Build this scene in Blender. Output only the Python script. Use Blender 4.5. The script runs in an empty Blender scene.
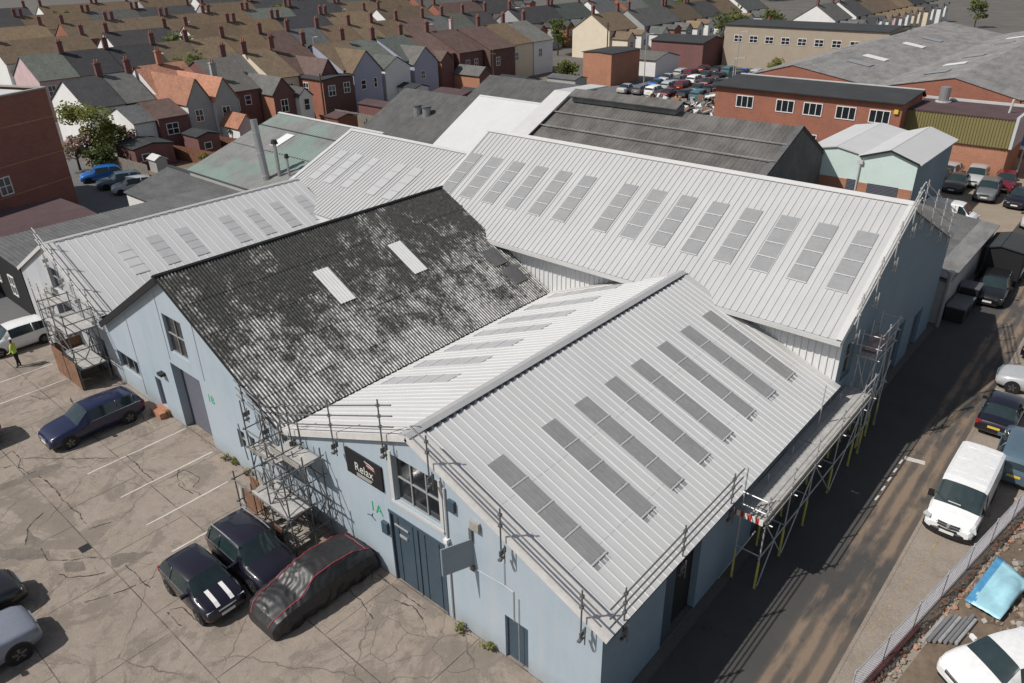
import bpy, bmesh, math, random
from mathutils import Vector, noise
random.seed(7)
S = bpy.context.scene
COL = S.collection
R = math.radians

# ------------------------------------------------------------------ camera
cd = bpy.data.cameras.new("Camera"); cam = bpy.data.objects.new("Camera", cd); COL.objects.link(cam)
cd.sensor_fit = 'HORIZONTAL'; cd.sensor_width = 36.0; cd.lens = 748.95 / 1024 * 36.0
cd.clip_start = 0.5; cd.clip_end = 6000
PIT, YAW, ROL = R(27.68), R(-41.475), R(-1.092)
fw = Vector((math.sin(YAW) * math.cos(PIT), math.cos(YAW) * math.cos(PIT), -math.sin(PIT)))
rt = Vector((math.cos(YAW), -math.sin(YAW), 0)); up = rt.cross(fw)
r2 = rt * math.cos(ROL) + up * math.sin(ROL); u2 = up * math.cos(ROL) - rt * math.sin(ROL)
from mathutils import Matrix
cam.matrix_world = Matrix(((r2.x, u2.x, -fw.x, 20.795), (r2.y, u2.y, -fw.y, -12.362), (r2.z, u2.z, -fw.z, 20.4), (0, 0, 0, 1)))
S.camera = cam

# ------------------------------------------------------------------ sky and sun
SUN = Vector((-0.335, -0.563, 0.755)).normalized()
w = bpy.data.worlds.new("World"); S.world = w; w.use_nodes = True
nt = w.node_tree; nt.nodes.clear()
sk = nt.nodes.new('ShaderNodeTexSky'); sk.sky_type = 'NISHITA'; sk.sun_disc = False
sk.sun_elevation = math.asin(SUN.z); sk.sun_rotation = math.atan2(SUN.x, SUN.y) % (2 * math.pi)
bg = nt.nodes.new('ShaderNodeBackground'); bg.inputs[1].default_value = 0.078
wo = nt.nodes.new('ShaderNodeOutputWorld')
hs = nt.nodes.new('ShaderNodeHueSaturation'); hs.inputs['Saturation'].default_value = .6
nt.links.new(sk.outputs[0], hs.inputs['Color']); nt.links.new(hs.outputs[0], bg.inputs[0]); nt.links.new(bg.outputs[0], wo.inputs[0])
sl = bpy.data.lights.new("Sun", 'SUN'); sl.energy = 4.1; sl.angle = R(0.53); sl.color = (1.0, 0.955, 0.9)
so = bpy.data.objects.new("Sun", sl); COL.objects.link(so); so.rotation_euler = (-SUN).to_track_quat('-Z', 'Y').to_euler()
so.location = (0, 0, 60)
S.view_settings.view_transform = 'Standard'; S.view_settings.look = 'None'
S.view_settings.exposure = 0.0; S.view_settings.gamma = 1.0

# ------------------------------------------------------------------ materials
class N:
    """small wrapper round a material's node tree"""
    def __init__(s, name):
        s.mat = bpy.data.materials.new(name); s.mat.use_nodes = True
        s.nt = s.mat.node_tree; s.b = s.nt.nodes['Principled BSDF']
        s.geo = s.nt.nodes.new('ShaderNodeNewGeometry')
    def n(s, t, **k):
        a = s.nt.nodes.new(t)
        for q, v in k.items(): setattr(a, q, v)
        return a
    def link(s, a, b): s.nt.links.new(a, b)
    def noise(s, scale, detail=4, rough=.6, vec=None, stretch=None, dist=0):
        a = s.n('ShaderNodeTexNoise'); a.inputs['Scale'].default_value = scale; a.inputs['Detail'].default_value = detail
        a.inputs['Roughness'].default_value = rough; a.inputs['Distortion'].default_value = dist
        v = vec or s.geo.outputs['Position']
        if stretch:
            m = s.n('ShaderNodeMapping'); m.inputs['Scale'].default_value = stretch; s.link(v, m.inputs['Vector']); v = m.outputs[0]
        s.link(v, a.inputs['Vector']); return a.outputs['Fac']
    def ramp(s, fac, stops, interp='LINEAR'):
        a = s.n('ShaderNodeValToRGB'); a.color_ramp.interpolation = interp
        e = a.color_ramp.elements
        while len(e) < len(stops): e.new(.5)
        for i, (p, c) in enumerate(stops):
            e[i].position = p; e[i].color = (c if len(c) == 4 else (*c, 1)) if not isinstance(c, (int, float)) else (c, c, c, 1)
        s.link(fac, a.inputs[0]); return a.outputs[0]
    def mix(s, fac, a, b, mode='MIX'):
        m = s.n('ShaderNodeMix', data_type='RGBA', blend_type=mode)
        for sock, v in ((m.inputs[0], fac), (m.inputs[6], a), (m.inputs[7], b)):
            if isinstance(v, (int, float)): sock.default_value = v
            elif isinstance(v, tuple): sock.default_value = (*v, 1) if len(v) == 3 else v
            else: s.link(v, sock)
        return m.outputs[2]
    def math(s, op, a, b=None):
        m = s.n('ShaderNodeMath', operation=op)
        for i, v in enumerate((a, b)):
            if v is None: continue
            if isinstance(v, (int, float)): m.inputs[i].default_value = v
            else: s.link(v, m.inputs[i])
        return m.outputs[0]
    def xyz(s):
        a = s.n('ShaderNodeSeparateXYZ'); s.link(s.geo.outputs['Position'], a.inputs[0]); return a.outputs
    def bump(s, h, strength=.3, dist=.02):
        a = s.n('ShaderNodeBump'); a.inputs['Strength'].default_value = strength; a.inputs['Distance'].default_value = dist
        s.link(h, a.inputs['Height']); s.link(a.outputs[0], s.b.inputs['Normal'])
    def color(s, c): s.link(c, s.b.inputs['Base Color'])
    def set(s, rough=.7, metal=0, spec=None):
        s.b.inputs['Roughness'].default_value = rough; s.b.inputs['Metallic'].default_value = metal
        if spec is not None: s.b.inputs['Specular IOR Level'].default_value = spec
        return s.mat

def mat(name, c, rough=.7, metal=0, var=.18, scale=1.2, fine=9., bump=0., spec=None, coat=0):
    """plain surface with two scales of wear"""
    k = N(name)
    f = k.noise(scale, 5, .65); g = k.noise(fine, 3, .6)
    d = tuple(x * (1 - var) for x in c); l = tuple(min(1, x * (1 + var)) for x in c)
    col = k.ramp(f, [(.3, d), (.7, l)])
    col = k.mix(.35, col, k.ramp(g, [(.3, tuple(x * (1 - var * 1.6) for x in c)), (.7, tuple(min(1, x * (1 + var)) for x in c))]))
    k.color(col)
    if bump: k.bump(g, bump, .02)
    if coat: k.b.inputs['Coat Weight'].default_value = coat; k.b.inputs['Coat Roughness'].default_value = .06
    return k.set(rough, metal, spec)

def paint(name, c, rough=.32):
    k = N(name); f = k.noise(6, 3)
    k.color(k.ramp(f, [(.3, tuple(x * .93 for x in c)), (.7, tuple(min(1, x * 1.05) for x in c))]))
    k.b.inputs['Coat Weight'].default_value = .6; k.b.inputs['Coat Roughness'].default_value = .08
    return k.set(rough, 0)

def brick(name, c, mortar=(.42, .38, .34), scale=1., var=.25):
    k = N(name)
    # courses from world height, bricks along whichever horizontal axis the wall runs
    x = k.xyz(); h = k.math('ADD', x[0], x[1])
    cv = k.n('ShaderNodeCombineXYZ'); k.link(h, cv.inputs[0]); k.link(x[2], cv.inputs[1])
    t = k.n('ShaderNodeTexBrick'); k.link(cv.outputs[0], t.inputs['Vector'])
    t.inputs['Color1'].default_value = (*[v * (1 - var) for v in c], 1); t.inputs['Color2'].default_value = (*[min(1, v * (1 + var)) for v in c], 1)
    t.inputs['Mortar'].default_value = (*[a * .5 + b * .5 for a, b in zip(mortar, c)], 1)
    t.inputs['Scale'].default_value = 1; t.inputs['Brick Width'].default_value = .225; t.inputs['Row Height'].default_value = .075
    t.inputs['Mortar Size'].default_value = .008
    f = k.noise(.5, 5, .7)
    k.color(k.mix(.5, t.outputs[0], k.ramp(f, [(.3, tuple(v * .72 for v in c)), (.7, tuple(min(1, v * 1.2) for v in c))])))
    k.bump(t.outputs['Fac'], .25, -.01)
    return k.set(.88)

def tiles(name, c, var=.3, row=.28, wid=.2):
    """pitched roof covering: courses from height plus patchy weathering"""
    k = N(name); x = k.xyz(); h = k.math('ADD', x[0], x[1])
    cv = k.n('ShaderNodeCombineXYZ'); k.link(h, cv.inputs[0]); k.link(k.math('MULTIPLY', x[2], 1.6), cv.inputs[1])
    t = k.n('ShaderNodeTexBrick'); k.link(cv.outputs[0], t.inputs['Vector'])
    t.inputs['Color1'].default_value = (*[v * (1 - var) for v in c], 1); t.inputs['Color2'].default_value = (*[min(1, v * (1 + var)) for v in c], 1)
    t.inputs['Mortar'].default_value = (*[v * .45 for v in c], 1)
    t.inputs['Scale'].default_value = 1; t.inputs['Brick Width'].default_value = wid; t.inputs['Row Height'].default_value = row; t.inputs['Mortar Size'].default_value = .02
    f = k.noise(.7, 6, .7)
    k.color(k.mix(.5, t.outputs[0], k.ramp(f, [(.25, tuple(v * .6 for v in c)), (.75, tuple(min(1, v * 1.35) for v in c))])))
    oi = k.n('ShaderNodeObjectInfo'); last = k.b.inputs['Base Color'].links[0].from_socket
    tone = k.ramp(oi.outputs['Random'], [(0, (.72, .74, .74)), (.35, (1.15, 1.05, .95)), (.7, (.95, .97, 1.0)), (1, (1.5, 1.42, 1.3))])
    st = k.noise(1.0, 6, .7, stretch=(1.5, 1.5, .25)); moss = k.ramp(st, [(.55, (1, 1, 1)), (.75, (.6, .66, .52))])
    k.color(k.mix(1.0, k.mix(1.0, last, tone, 'MULTIPLY'), moss, 'MULTIPLY'))
    k.bump(t.outputs['Fac'], .4, -.02)
    return k.set(.85)

def sheet_metal(name, c, dirt=.12, axis=(0.25, 2.2, .25)):
    """painted profiled sheet: faint streaks running down the slope plus slight dulling"""
    k = N(name)
    s = k.noise(2.0, 4, .6, stretch=axis); f = k.noise(.35, 5, .6); g = k.noise(14, 3, .6)
    col = k.ramp(s, [(.3, tuple(v * (1 - dirt) for v in c)), (.65, c)])
    col = k.mix(.4, col, k.ramp(f, [(.3, tuple(v * (1 - dirt * 1.4) for v in c)), (.7, tuple(min(1, v * 1.04) for v in c))]))
    col = k.mix(.25, col, k.ramp(g, [(.3, tuple(v * .86 for v in c)), (.7, c)]))
    k.color(col); return k.set(.48, 0, .4)

def rust_sheet(name, c, dark, stretch, lo=.42, hi=.6, scale=1.4, wash=None):
    """weathered fibre-cement sheet: lichen and grime in streaks and clumps"""
    k = N(name)
    a = k.noise(scale, 8, .72, stretch=stretch); b = k.noise(.35, 5, .7); e = k.noise(11, 4, .7)
    m = k.math('ADD', k.math('MULTIPLY', a, .6), k.math('MULTIPLY', b, .4))
    col = k.ramp(m, [(lo, dark), (hi, c)])
    col = k.mix(.4, col, k.ramp(e, [(.3, tuple(v * .45 for v in c)), (.7, tuple(min(1, v * 1.25) for v in c))]), 'MIX')
    if wash:
        q = k.noise(.16, 3, .5); col = k.mix(k.ramp(q, [(.5, 0.0), (.6, .55)]), col, wash)
    k.color(col); k.bump(e, .4, .02); return k.set(.92)

M = {}
M['white_roof'] = sheet_metal('white_roof_sheet', (.49, .49, .485), .16, (2.6, .3, .3))
M['white_roof_new'] = sheet_metal('new_white_roof_sheet', (.60, .60, .594), .12, (.3, 2.6, .3))
M['white_roof_x'] = sheet_metal('white_roof_sheet_across', (.59, .59, .583), .13, (.3, 2.6, .3))
M['cladding'] = sheet_metal('pale_cladding', (.68, .68, .67), .1, (2.5, 2.5, .2))
M['flash'] = mat('white_flashing', (.53, .525, .515), .5, 0, .08, .8, 12)
M['verge_flash'] = mat('weathered_flashing', (.60, .585, .56), .55, 0, .14, 1.5, 9)
M['ridge_grey'] = mat('grey_ridge_capping', (.40, .40, .40), .5, 0, .1)
M['rooflight_grey'] = mat('grey_rooflight_sheet', (.27, .271, .27), .42, 0, .12, 1.6, 7)
M['rooflight_pale'] = mat('pale_rooflight_sheet', (.275, .277, .28), .42, 0, .1, 1.6, 7)
M['rooflight_faint'] = mat('faint_rooflight_sheet', (.45, .452, .455), .42, 0, .08, 1.6, 7)
M['rooflight_white'] = mat('white_rooflight_sheet', (.72, .72, .70), .5, 0, .05, 2, 9)
M['black_fascia'] = mat('black_fascia', (.010, .010, .012), .85)
M['dark'] = mat('dark_interior', (.01, .01, .012), .8)
M['glass'] = mat('dark_window_glass', (.018, .022, .026), .08, 0, .3, 2, 5, spec=.6)
M['blueglass'] = mat('car_glass', (.02, .035, .038), .06, 0, .25, 2, 5, spec=.7)
M['white_frame'] = mat('white_window_frame', (.75, .74, .72), .5, 0, .06)
M['grey_frame'] = mat('grey_window_frame', (.30, .31, .31), .5, 0, .1)
M['galv'] = mat('galvanised_tube', (.46, .46, .45), .45, .25, .25, 3, 20)
M['galv_dark'] = mat('dull_tube', (.15, .15, .15), .5, .3, .25, 3, 20)
M['yellow'] = mat('yellow_sleeve', (.50, .46, .10), .6, 0, .15)
M['board'] = mat('scaffold_board', (.30, .28, .25), .9, 0, .25, 2.5, 14)
M['board_grey'] = mat('grey_decking', (.40, .39, .37), .9, 0, .25, 2.5, 14)
M['rubber'] = mat('tyre_rubber', (.012, .012, .012), .8)
M['rim'] = mat('alloy_rim', (.16, .16, .165), .4, .6, .1)
M['chrome'] = mat('chrome', (.75, .75, .76), .15, .9, .05)
M['lamp_glass'] = mat('lamp_glass', (.62, .65, .68), .12, .2, .1)
M['red_lamp'] = mat('red_lamp', (.35, .015, .02), .2)
M['plate_w'] = mat('white_plate', (.72, .72, .70), .4, 0, .04)
M['plate_y'] = mat('yellow_plate', (.70, .52, .08), .4, 0, .04)
M['black_plastic'] = mat('black_plastic', (.015, .015, .016), .55)
M['line'] = mat('line_paint', (.55, .53, .49), .8, 0, .22, 5, 25)
M['yellow_line'] = mat('faded_yellow_paint', (.36, .26, .13), .8, 0, .4, 4, 18)
M['teal'] = mat('faded_green_paint', (.20, .32, .27), .8, 0, .2)
M['graffiti'] = mat('green_spray_paint', (.02, .33, .12), .6, 0, .2, 6, 30)
M['graffiti_dark'] = mat('dark_spray_paint', (.03, .05, .06), .6)
M['sign_black'] = mat('black_sign_board', (.010, .010, .011), .75, 0, .15)
M['sign_white'] = mat('sign_lettering', (.62, .60, .56), .5, 0, .05)
M['sign_red'] = mat('sign_red', (.42, .10, .11), .5, 0, .08)
M['door_blue'] = mat('dark_blue_door', (.050, .078, .105), .55, 0, .16, .9, 6)
M['shutter'] = mat('slate_shutter', (.085, .088, .115), .5, 0, .15, .8, 10)
M['flue'] = mat('flue_steel', (.36, .36, .36), .42, .5, .12)
M['brick_red'] = brick('red_brick', (.30, .105, .062))
M['brick_orange'] = brick('orange_brick', (.40, .175, .10))
M['brick_maroon'] = brick('maroon_brick', (.16, .062, .058))
M['brick_dark'] = brick('dark_brown_brick', (.115, .052, .042))
M['brick_block'] = brick('red_block_brick', (.25, .088, .062))
M['slate'] = tiles('dark_slate', (.058, .058, .062)); M['slate_grey'] = tiles('grey_slate', (.125, .128, .125))
M['tile_orange'] = tiles('orange_clay_tile', (.33, .165, .11)); M['tile_brown'] = tiles('brown_tile', (.17, .125, .08))
M['tile_maroon'] = tiles('maroon_tile', (.125, .082, .072)); M['tile_green'] = tiles('grey_green_tile', (.10, .115, .105))
M['render_white'] = mat('white_render', (.74, .73, .71), .85, 0, .08, .7, 6)
M['render_cream'] = mat('cream_render', (.70, .61, .47), .85, 0, .08, .7, 6)
M['render_grey'] = mat('grey_render', (.36, .36, .35), .9, 0, .1, .7, 6)
M['render_shade'] = mat('shade_blue_render', (.36, .37, .46), .9, 0, .08, .7, 6)  # blue grey shade of the gables facing away from the sun, put into the colour
M['render_pink'] = mat('pale_pink_render', (.55, .40, .40), .9, 0, .15, .9, 5)
M['tan_wall'] = mat('tan_cladding', (.36, .30, .23), .8, 0, .1, .6, 4)
M['felt'] = mat('dark_roof_felt', (.035, .038, .04), .9, 0, .3, .5, 5)
M['felt_maroon'] = mat('maroon_roof_felt', (.085, .05, .052), .9, 0, .3, .5, 5)
M['timber'] = mat('timber_fence', (.20, .085, .05), .9, 0, .35, 2, 12)
M['timber_grey'] = mat('grey_timber', (.22, .20, .17), .9, 0, .3, 2, 12)
M['olive'] = sheet_metal('olive_cladding', (.235, .205, .085), .2, (2.5, 2.5, .2))
M['mint'] = mat('pale_mint_cladding', (.58, .70, .66), .6, 0, .06, .8, 5)
M['blue_sign'] = mat('blue_sign', (.02, .16, .42), .5)
M['concrete_block'] = mat('concrete', (.34, .32, .29), .9, 0, .2, 1.5, 9, .3)
M['soil'] = mat('bare_soil', (.16, .12, .085), .95, 0, .4, .6, 5, .5)
M['rubble'] = mat('rubble', (.30, .25, .20), .95, 0, .4, 1.4, 9, .6)
M['tarp'] = mat('pale_blue_tarpaulin', (.34, .60, .68), .4, 0, .1, 1.5, 6)
M['tarp_blue'] = mat('blue_tarpaulin', (.09, .30, .52), .45, 0, .2, 1.5, 6)
M['skin'] = mat('skin', (.45, .28, .20), .6); M['navy'] = mat('navy_cloth', (.02, .02, .032), .9)
M['hivis'] = mat('hi_vis_cloth', (.50, .68, .10), .7, 0, .1); M['hair'] = mat('brown_hair', (.03, .02, .014), .8)
def leaf_mat(name, c):
    m_ = mat(name, c, .7, 0, .35, 1, 3); t_ = m_.node_tree; bs = t_.nodes['Principled BSDF']; out = [n_ for n_ in t_.nodes if n_.type == 'OUTPUT_MATERIAL'][0]
    tr = t_.nodes.new('ShaderNodeBsdfTranslucent'); tr.inputs[0].default_value = (*[min(1, v * 1.3) for v in c], 1); mx = t_.nodes.new('ShaderNodeMixShader'); mx.inputs[0].default_value = .4
    t_.links.new(bs.outputs[0], mx.inputs[1]); t_.links.new(tr.outputs[0], mx.inputs[2]); t_.links.new(mx.outputs[0], out.inputs[0]); return m_
M['leaf'] = leaf_mat('leaf_green', (.17, .20, .05)); M['leaf_dark'] = leaf_mat('leaf_dark_green', (.07, .095, .03))
M['leaf_yellow'] = leaf_mat('leaf_yellow_green', (.23, .22, .05)); M['blossom'] = leaf_mat('pink_blossom', (.55, .36, .36))
M['bark'] = mat('bark', (.07, .05, .035), .95)
M['bin_red'] = mat('red_plastic_barrier', (.5, .06, .04), .5); M['rust'] = mat('rusted_steel', (.21, .11, .065), .9, 0, .4, 2, 10)
M['litter'] = mat('heaped_metal', (.16, .155, .15), .7, .3, .5, 3, 14)
M['fabric'] = mat('car_cover_fabric', (.024, .024, .025), .45, 0, .2, 2, 12); M['piping'] = mat('pink_red_piping', (.33, .055, .075), .6)

def facade_mat():
    k = N('pale_blue_render')
    f = k.noise(.35, 5, .6); s = k.noise(1.5, 5, .7, stretch=(1.4, 1.4, .18)); x = k.xyz()
    col = k.ramp(f, [(.35, (.325, .405, .465)), (.55, (.365, .44, .495)), (.72, (.41, .465, .51))])
    col = k.mix(k.ramp(s, [(.45, 0.0), (.72, .7)]), col, (.45, .475, .495))
    sp = k.noise(3.2, 7, .75, dist=.4); col = k.mix(k.ramp(sp, [(.60, 0.0), (.72, .45)]), col, (.27, .33, .38))
    sq = k.noise(.8, 6, .7); col = k.mix(k.ramp(sq, [(.56, 0.0), (.62, .35)]), col, (.40, .475, .53))
    g = k.noise(22, 3); col = k.mix(.2, col, k.ramp(g, [(.3, (.24, .29, .34)), (.7, (.45, .51, .55))]))
    # splash-back dirt along the foot of the wall
    low = k.math('SUBTRACT', 1.0, k.math('MULTIPLY', x[2], 1.2)); n2 = k.noise(2.2, 5, .7)
    col = k.mix(k.math('MULTIPLY', k.ramp(low, [(0, 0.0), (1, 1.0)]), n2), col, (.26, .245, .22))
    k.color(col); k.bump(g, .15, .01); return k.set(.82)
M['facade'] = facade_mat()
def gable_grey():
    k = N('grey_white_render'); f = k.noise(.5, 5, .65); s = k.noise(1.5, 5, .7, stretch=(1.4, 1.4, .2))
    col = k.ramp(f, [(.35, (.36, .385, .42)), (.65, (.50, .50, .495))])
    col = k.mix(k.ramp(s, [(.5, 0.0), (.75, .45)]), col, (.52, .49, .47)); k.color(col); return k.set(.82)
M['facade_grey'] = gable_grey()
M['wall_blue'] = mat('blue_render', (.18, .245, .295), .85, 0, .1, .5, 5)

def asbestos_mat():
    """old corrugated sheet: pale cement on the crowns, black moss in the valleys and in big clumps"""
    k = N('mossy_corrugated_cement'); x = k.xyz()
    ph = k.math('SINE', k.math('MULTIPLY', x[1], 2 * math.pi / .155))
    crown = k.ramp(k.math('ADD', k.math('MULTIPLY', ph, .5), .5), [(.38, 0.0), (.66, 1.0)])
    a = k.noise(1.5, 9, .8, stretch=(.85, 1.25, .85), dist=.35); b = k.noise(.3, 6, .75, dist=.5); c = k.noise(6, 5, .75)
    m = k.math('ADD', k.math('ADD', k.math('MULTIPLY', a, .5), k.math('MULTIPLY', b, .32)), k.math('MULTIPLY', c, .18))
    # cleaner towards the eave (rain washes it) and along the outer verge
    cl = k.math('MULTIPLY', k.math('ADD', x[0], 6.3), .017)
    m = k.math('ADD', m, cl)
    # every sheet has weathered a little differently
    cx = k.math('FLOOR', k.math('DIVIDE', k.math('ADD', x[0], 10.22), 1.65)); cy = k.math('FLOOR', k.math('ADD', k.math('DIVIDE', x[1], 1.01), k.math('MULTIPLY', cx, .37)))
    cv = k.n('ShaderNodeCombineXYZ'); k.link(cx, cv.inputs[0]); k.link(cy, cv.inputs[1]); wn = k.n('ShaderNodeTexWhiteNoise', noise_dimensions='2D'); k.link(cv.outputs[0], wn.inputs['Vector'])
    m = k.math('ADD', m, k.math('MULTIPLY', k.math('SUBTRACT', wn.outputs['Value'],   .5), .06))
    patch = k.ramp(m, [(.475, .04), (.585, 1.0)])
    pale = k.ramp(c, [(.3, (.36, .36, .35)), (.65, (.80, .79, .76))])
    amt = k.math('MULTIPLY', patch, k.math('ADD', k.math('MULTIPLY', crown, .9), .1))
    k.color(k.mix(amt, k.ramp(c, [(.35, (.012, .012, .011)), (.7, (.06, .06, .055))]), pale)); k.bump(c, .5, .02); return k.set(.95)
M['asbestos'] = asbestos_mat()
M['asb_grey'] = rust_sheet('grey_corrugated_cement', (.15, .15, .15), (.06, .06, .062), (.5, 1, .5), .40, .62)
M['asb_dark'] = rust_sheet('dark_corrugated_cement', (.125, .124, .122), (.05, .05, .05), (1, .5, .5), .4, .62)
M['asb_mid'] = rust_sheet('mid_grey_corrugated_cement', (.155, .148, .138), (.05, .048, .045), (1, .35, .5), .42, .58, 1.0)
M['asb_green'] = rust_sheet('green_stained_cement', (.26, .26, .25), (.15, .155, .15), (1, .5, .5), .40, .6, wash=(.20, .31, .26))
M['asb_pale'] = rust_sheet('pale_patched_cement', (.25, .243, .238), (.11, .105, .10), (.9, .25, .5), .40, .58)
M['pale_membrane'] = mat('pale_roof_membrane', (.55, .55, .545), .6, 0, .06, .4, 4)

def yard_mat():
    """old concrete yard: broken slabs, tarred cracks, stains"""
    k = N('cracked_concrete_yard'); p = k.geo.outputs['Position']
    wob = k.n('ShaderNodeTexNoise'); wob.inputs['Scale'].default_value = 1.3; wob.inputs['Detail'].default_value = 6; k.link(p, wob.inputs['Vector'])
    off = k.n('ShaderNodeVectorMath', operation='MULTIPLY_ADD'); k.link(wob.outputs['Color'], off.inputs[0]); off.inputs[1].default_value = (.7, .7, 0); k.link(p, off.inputs[2])
    def crack(scale, w, seed):
        m = k.n('ShaderNodeMapping'); m.inputs['Location'].default_value = (seed, seed * .7, 0); k.link(off.outputs[0], m.inputs[0])
        v = k.n('ShaderNodeTexVoronoi', feature='DISTANCE_TO_EDGE', voronoi_dimensions='2D'); v.inputs['Scale'].default_value = scale; k.link(m.outputs[0], v.inputs['Vector'])
        return k.ramp(v.outputs['Distance'], [(0, 1.0), (w, 0.0)])
    base = k.ramp(k.noise(.3, 6, .7), [(.3, (.185, .138, .102)), (.48, (.30, .238, .186)), (.7, (.38, .31, .248))])
    base = k.mix(.55, base, k.ramp(k.noise(2.6, 8, .75), [(.3, (.15, .12, .096)), (.7, (.35, .29, .24))]))
    base = k.mix(.3, base, k.ramp(k.noise(30, 3, .7), [(.3, (.16, .14, .12)), (.7, (.42, .37, .32))]))
    zone = k.ramp(k.noise(.22, 4, .6), [(.46, 0.0), (.60, 1.0)])
    c1 = k.math('MULTIPLY', k.math('MULTIPLY', crack(.24, .007, 3.1), k.ramp(k.noise(.5, 4, .6), [(.4, .15), (.6, 1.0)])), .75)
    c2 = k.math('MULTIPLY', k.math('MULTIPLY', crack(.8, .02, 8.4), zone), .55)
    c3 = k.math('MULTIPLY', k.math('MULTIPLY', crack(2.8, .05, 1.7), k.ramp(k.noise(.31, 4, .6), [(.62, 0.0), (.70, 1.0)])), .4)
    cr = k.math('MAXIMUM', k.math('MAXIMUM', c1, c2), c3)
    # straight bay joints
    bt = k.n('ShaderNodeTexBrick'); k.link(p, bt.inputs['Vector']); bt.inputs['Scale'].default_value = 1; bt.inputs['Brick Width'].default_value = 4.1; bt.inputs['Row Height'].default_value = 3.3
    bt.inputs['Mortar Size'].default_value = .018; bt.offset = .3
    bt.inputs['Color1'].default_value = bt.inputs['Color2'].default_value = (0, 0, 0, 1); bt.inputs['Mortar'].default_value = (1, 1, 1, 1)
    jn = k.math('MULTIPLY', bt.outputs['Color'], k.ramp(k.noise(1.1, 3), [(.35, .35), (.6, .95)]))
    cr = k.math('MAXIMUM', cr, jn)
    st = k.math('MAXIMUM', k.ramp(k.noise(.85, 6, .75, dist=.6), [(.54, 0.0), (.70, .62)]), k.ramp(k.noise(.33, 7, .72, dist=.9), [(.52, 0.0), (.57, .42), (.75, .55)]))
    base = k.mix(k.ramp(k.noise(1.7, 7, .8, dist=.3), [(.60, 0.0), (.72, .5)]), base, (.42, .37, .31))
    col = k.mix(st, base, (.11, .095, .08)); col = k.mix(cr, col, (.055, .048, .04))
    k.color(col); k.bump(k.math('SUBTRACT', k.noise(14, 5, .7), cr), .5, .03); return k.set(.94)
M['yard'] = yard_mat()
M['patch'] = mat('tarmac_patch', (.17, .145, .122), .95, 0, .3, 2, 16, .3)

def road_mat():
    k = N('old_asphalt_road'); x = k.xyz()
    f = k.noise(.25, 6, .7); g = k.noise(25, 4, .7); s = k.noise(.9, 5, .7, stretch=(1.6, .22, 1))
    col = k.ramp(f, [(.3, (.052, .049, .046)), (.7, (.085, .079, .072))])
    col = k.mix(.35, col, k.ramp(g, [(.3, (.03, .03, .03)), (.75, (.09, .088, .085))]))
    # brown worn strip in front of the far kerb where vehicles park
    edge = k.ramp(k.math('ABSOLUTE', k.math('SUBTRACT', x[0], 16.85)), [(0, 1.0), (.8, 1.0), (1.0, 0.0)])
    wear = k.math('MULTIPLY', edge, k.ramp(k.math('ADD', k.math('MULTIPLY', s, .55), k.math('MULTIPLY', k.noise(.33, 3), .45)), [(.44, 0.0), (.54, 1.0)]))
    tr = k.n('ShaderNodeMath', operation='SINE'); k.link(k.math('MULTIPLY', x[0], 11.0), tr.inputs[0]); wear = k.math('MULTIPLY', wear, k.ramp(k.math('ADD', k.math('MULTIPLY', tr.outputs[0], .25), k.noise(1.3, 6, .75, stretch=(1.5, .4, 1))), [(.3, .25), (.62, 1.0)]))
    far = k.ramp(x[1], [(0, 0.0), (1, 0.0)])
    col = k.mix(k.math('MULTIPLY', wear, .9), col, (.235, .172, .122))
    col = k.mix(k.ramp(k.noise(1.2, 6, .75), [(.6, 0.0), (.72, .5)]), col, (.016, .016, .017))
    k.color(col); k.bump(g, .5, .02); return k.set(.9)
M['road'] = road_mat()
def worn(name, a, b, c, sc=.5):
    k = N(name); col = k.ramp(k.noise(sc, 7, .72), [(.3, a), (.5, b), (.7, c)]); g = k.noise(18, 4, .7)
    col = k.mix(.35, col, k.ramp(g, [(.3, tuple(v * .5 for v in a)), (.7, tuple(min(1, v * 1.3) for v in c))])); k.color(col); k.bump(g, .5, .03); return k.set(.94)
M['pavement'] = worn('worn_pavement', (.20, .165, .13), (.285, .24, .195), (.33, .285, .24), .6)
M['lot'] = worn('dusty_vehicle_lot', (.21, .165, .12), (.29, .235, .175), (.34, .285, .22), .3)
M['tarmac_grey'] = worn('grey_tarmac', (.115, .115, .115), (.135, .135, .135), (.15, .15, .148), .4)
M['earth'] = worn('town_ground', (.07, .066, .06), (.11, .10, .09), (.16, .145, .125), .12)
M['garden'] = worn('garden_ground', (.09, .075, .05), (.17, .14, .10), (.24, .20, .15), .3)

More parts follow.
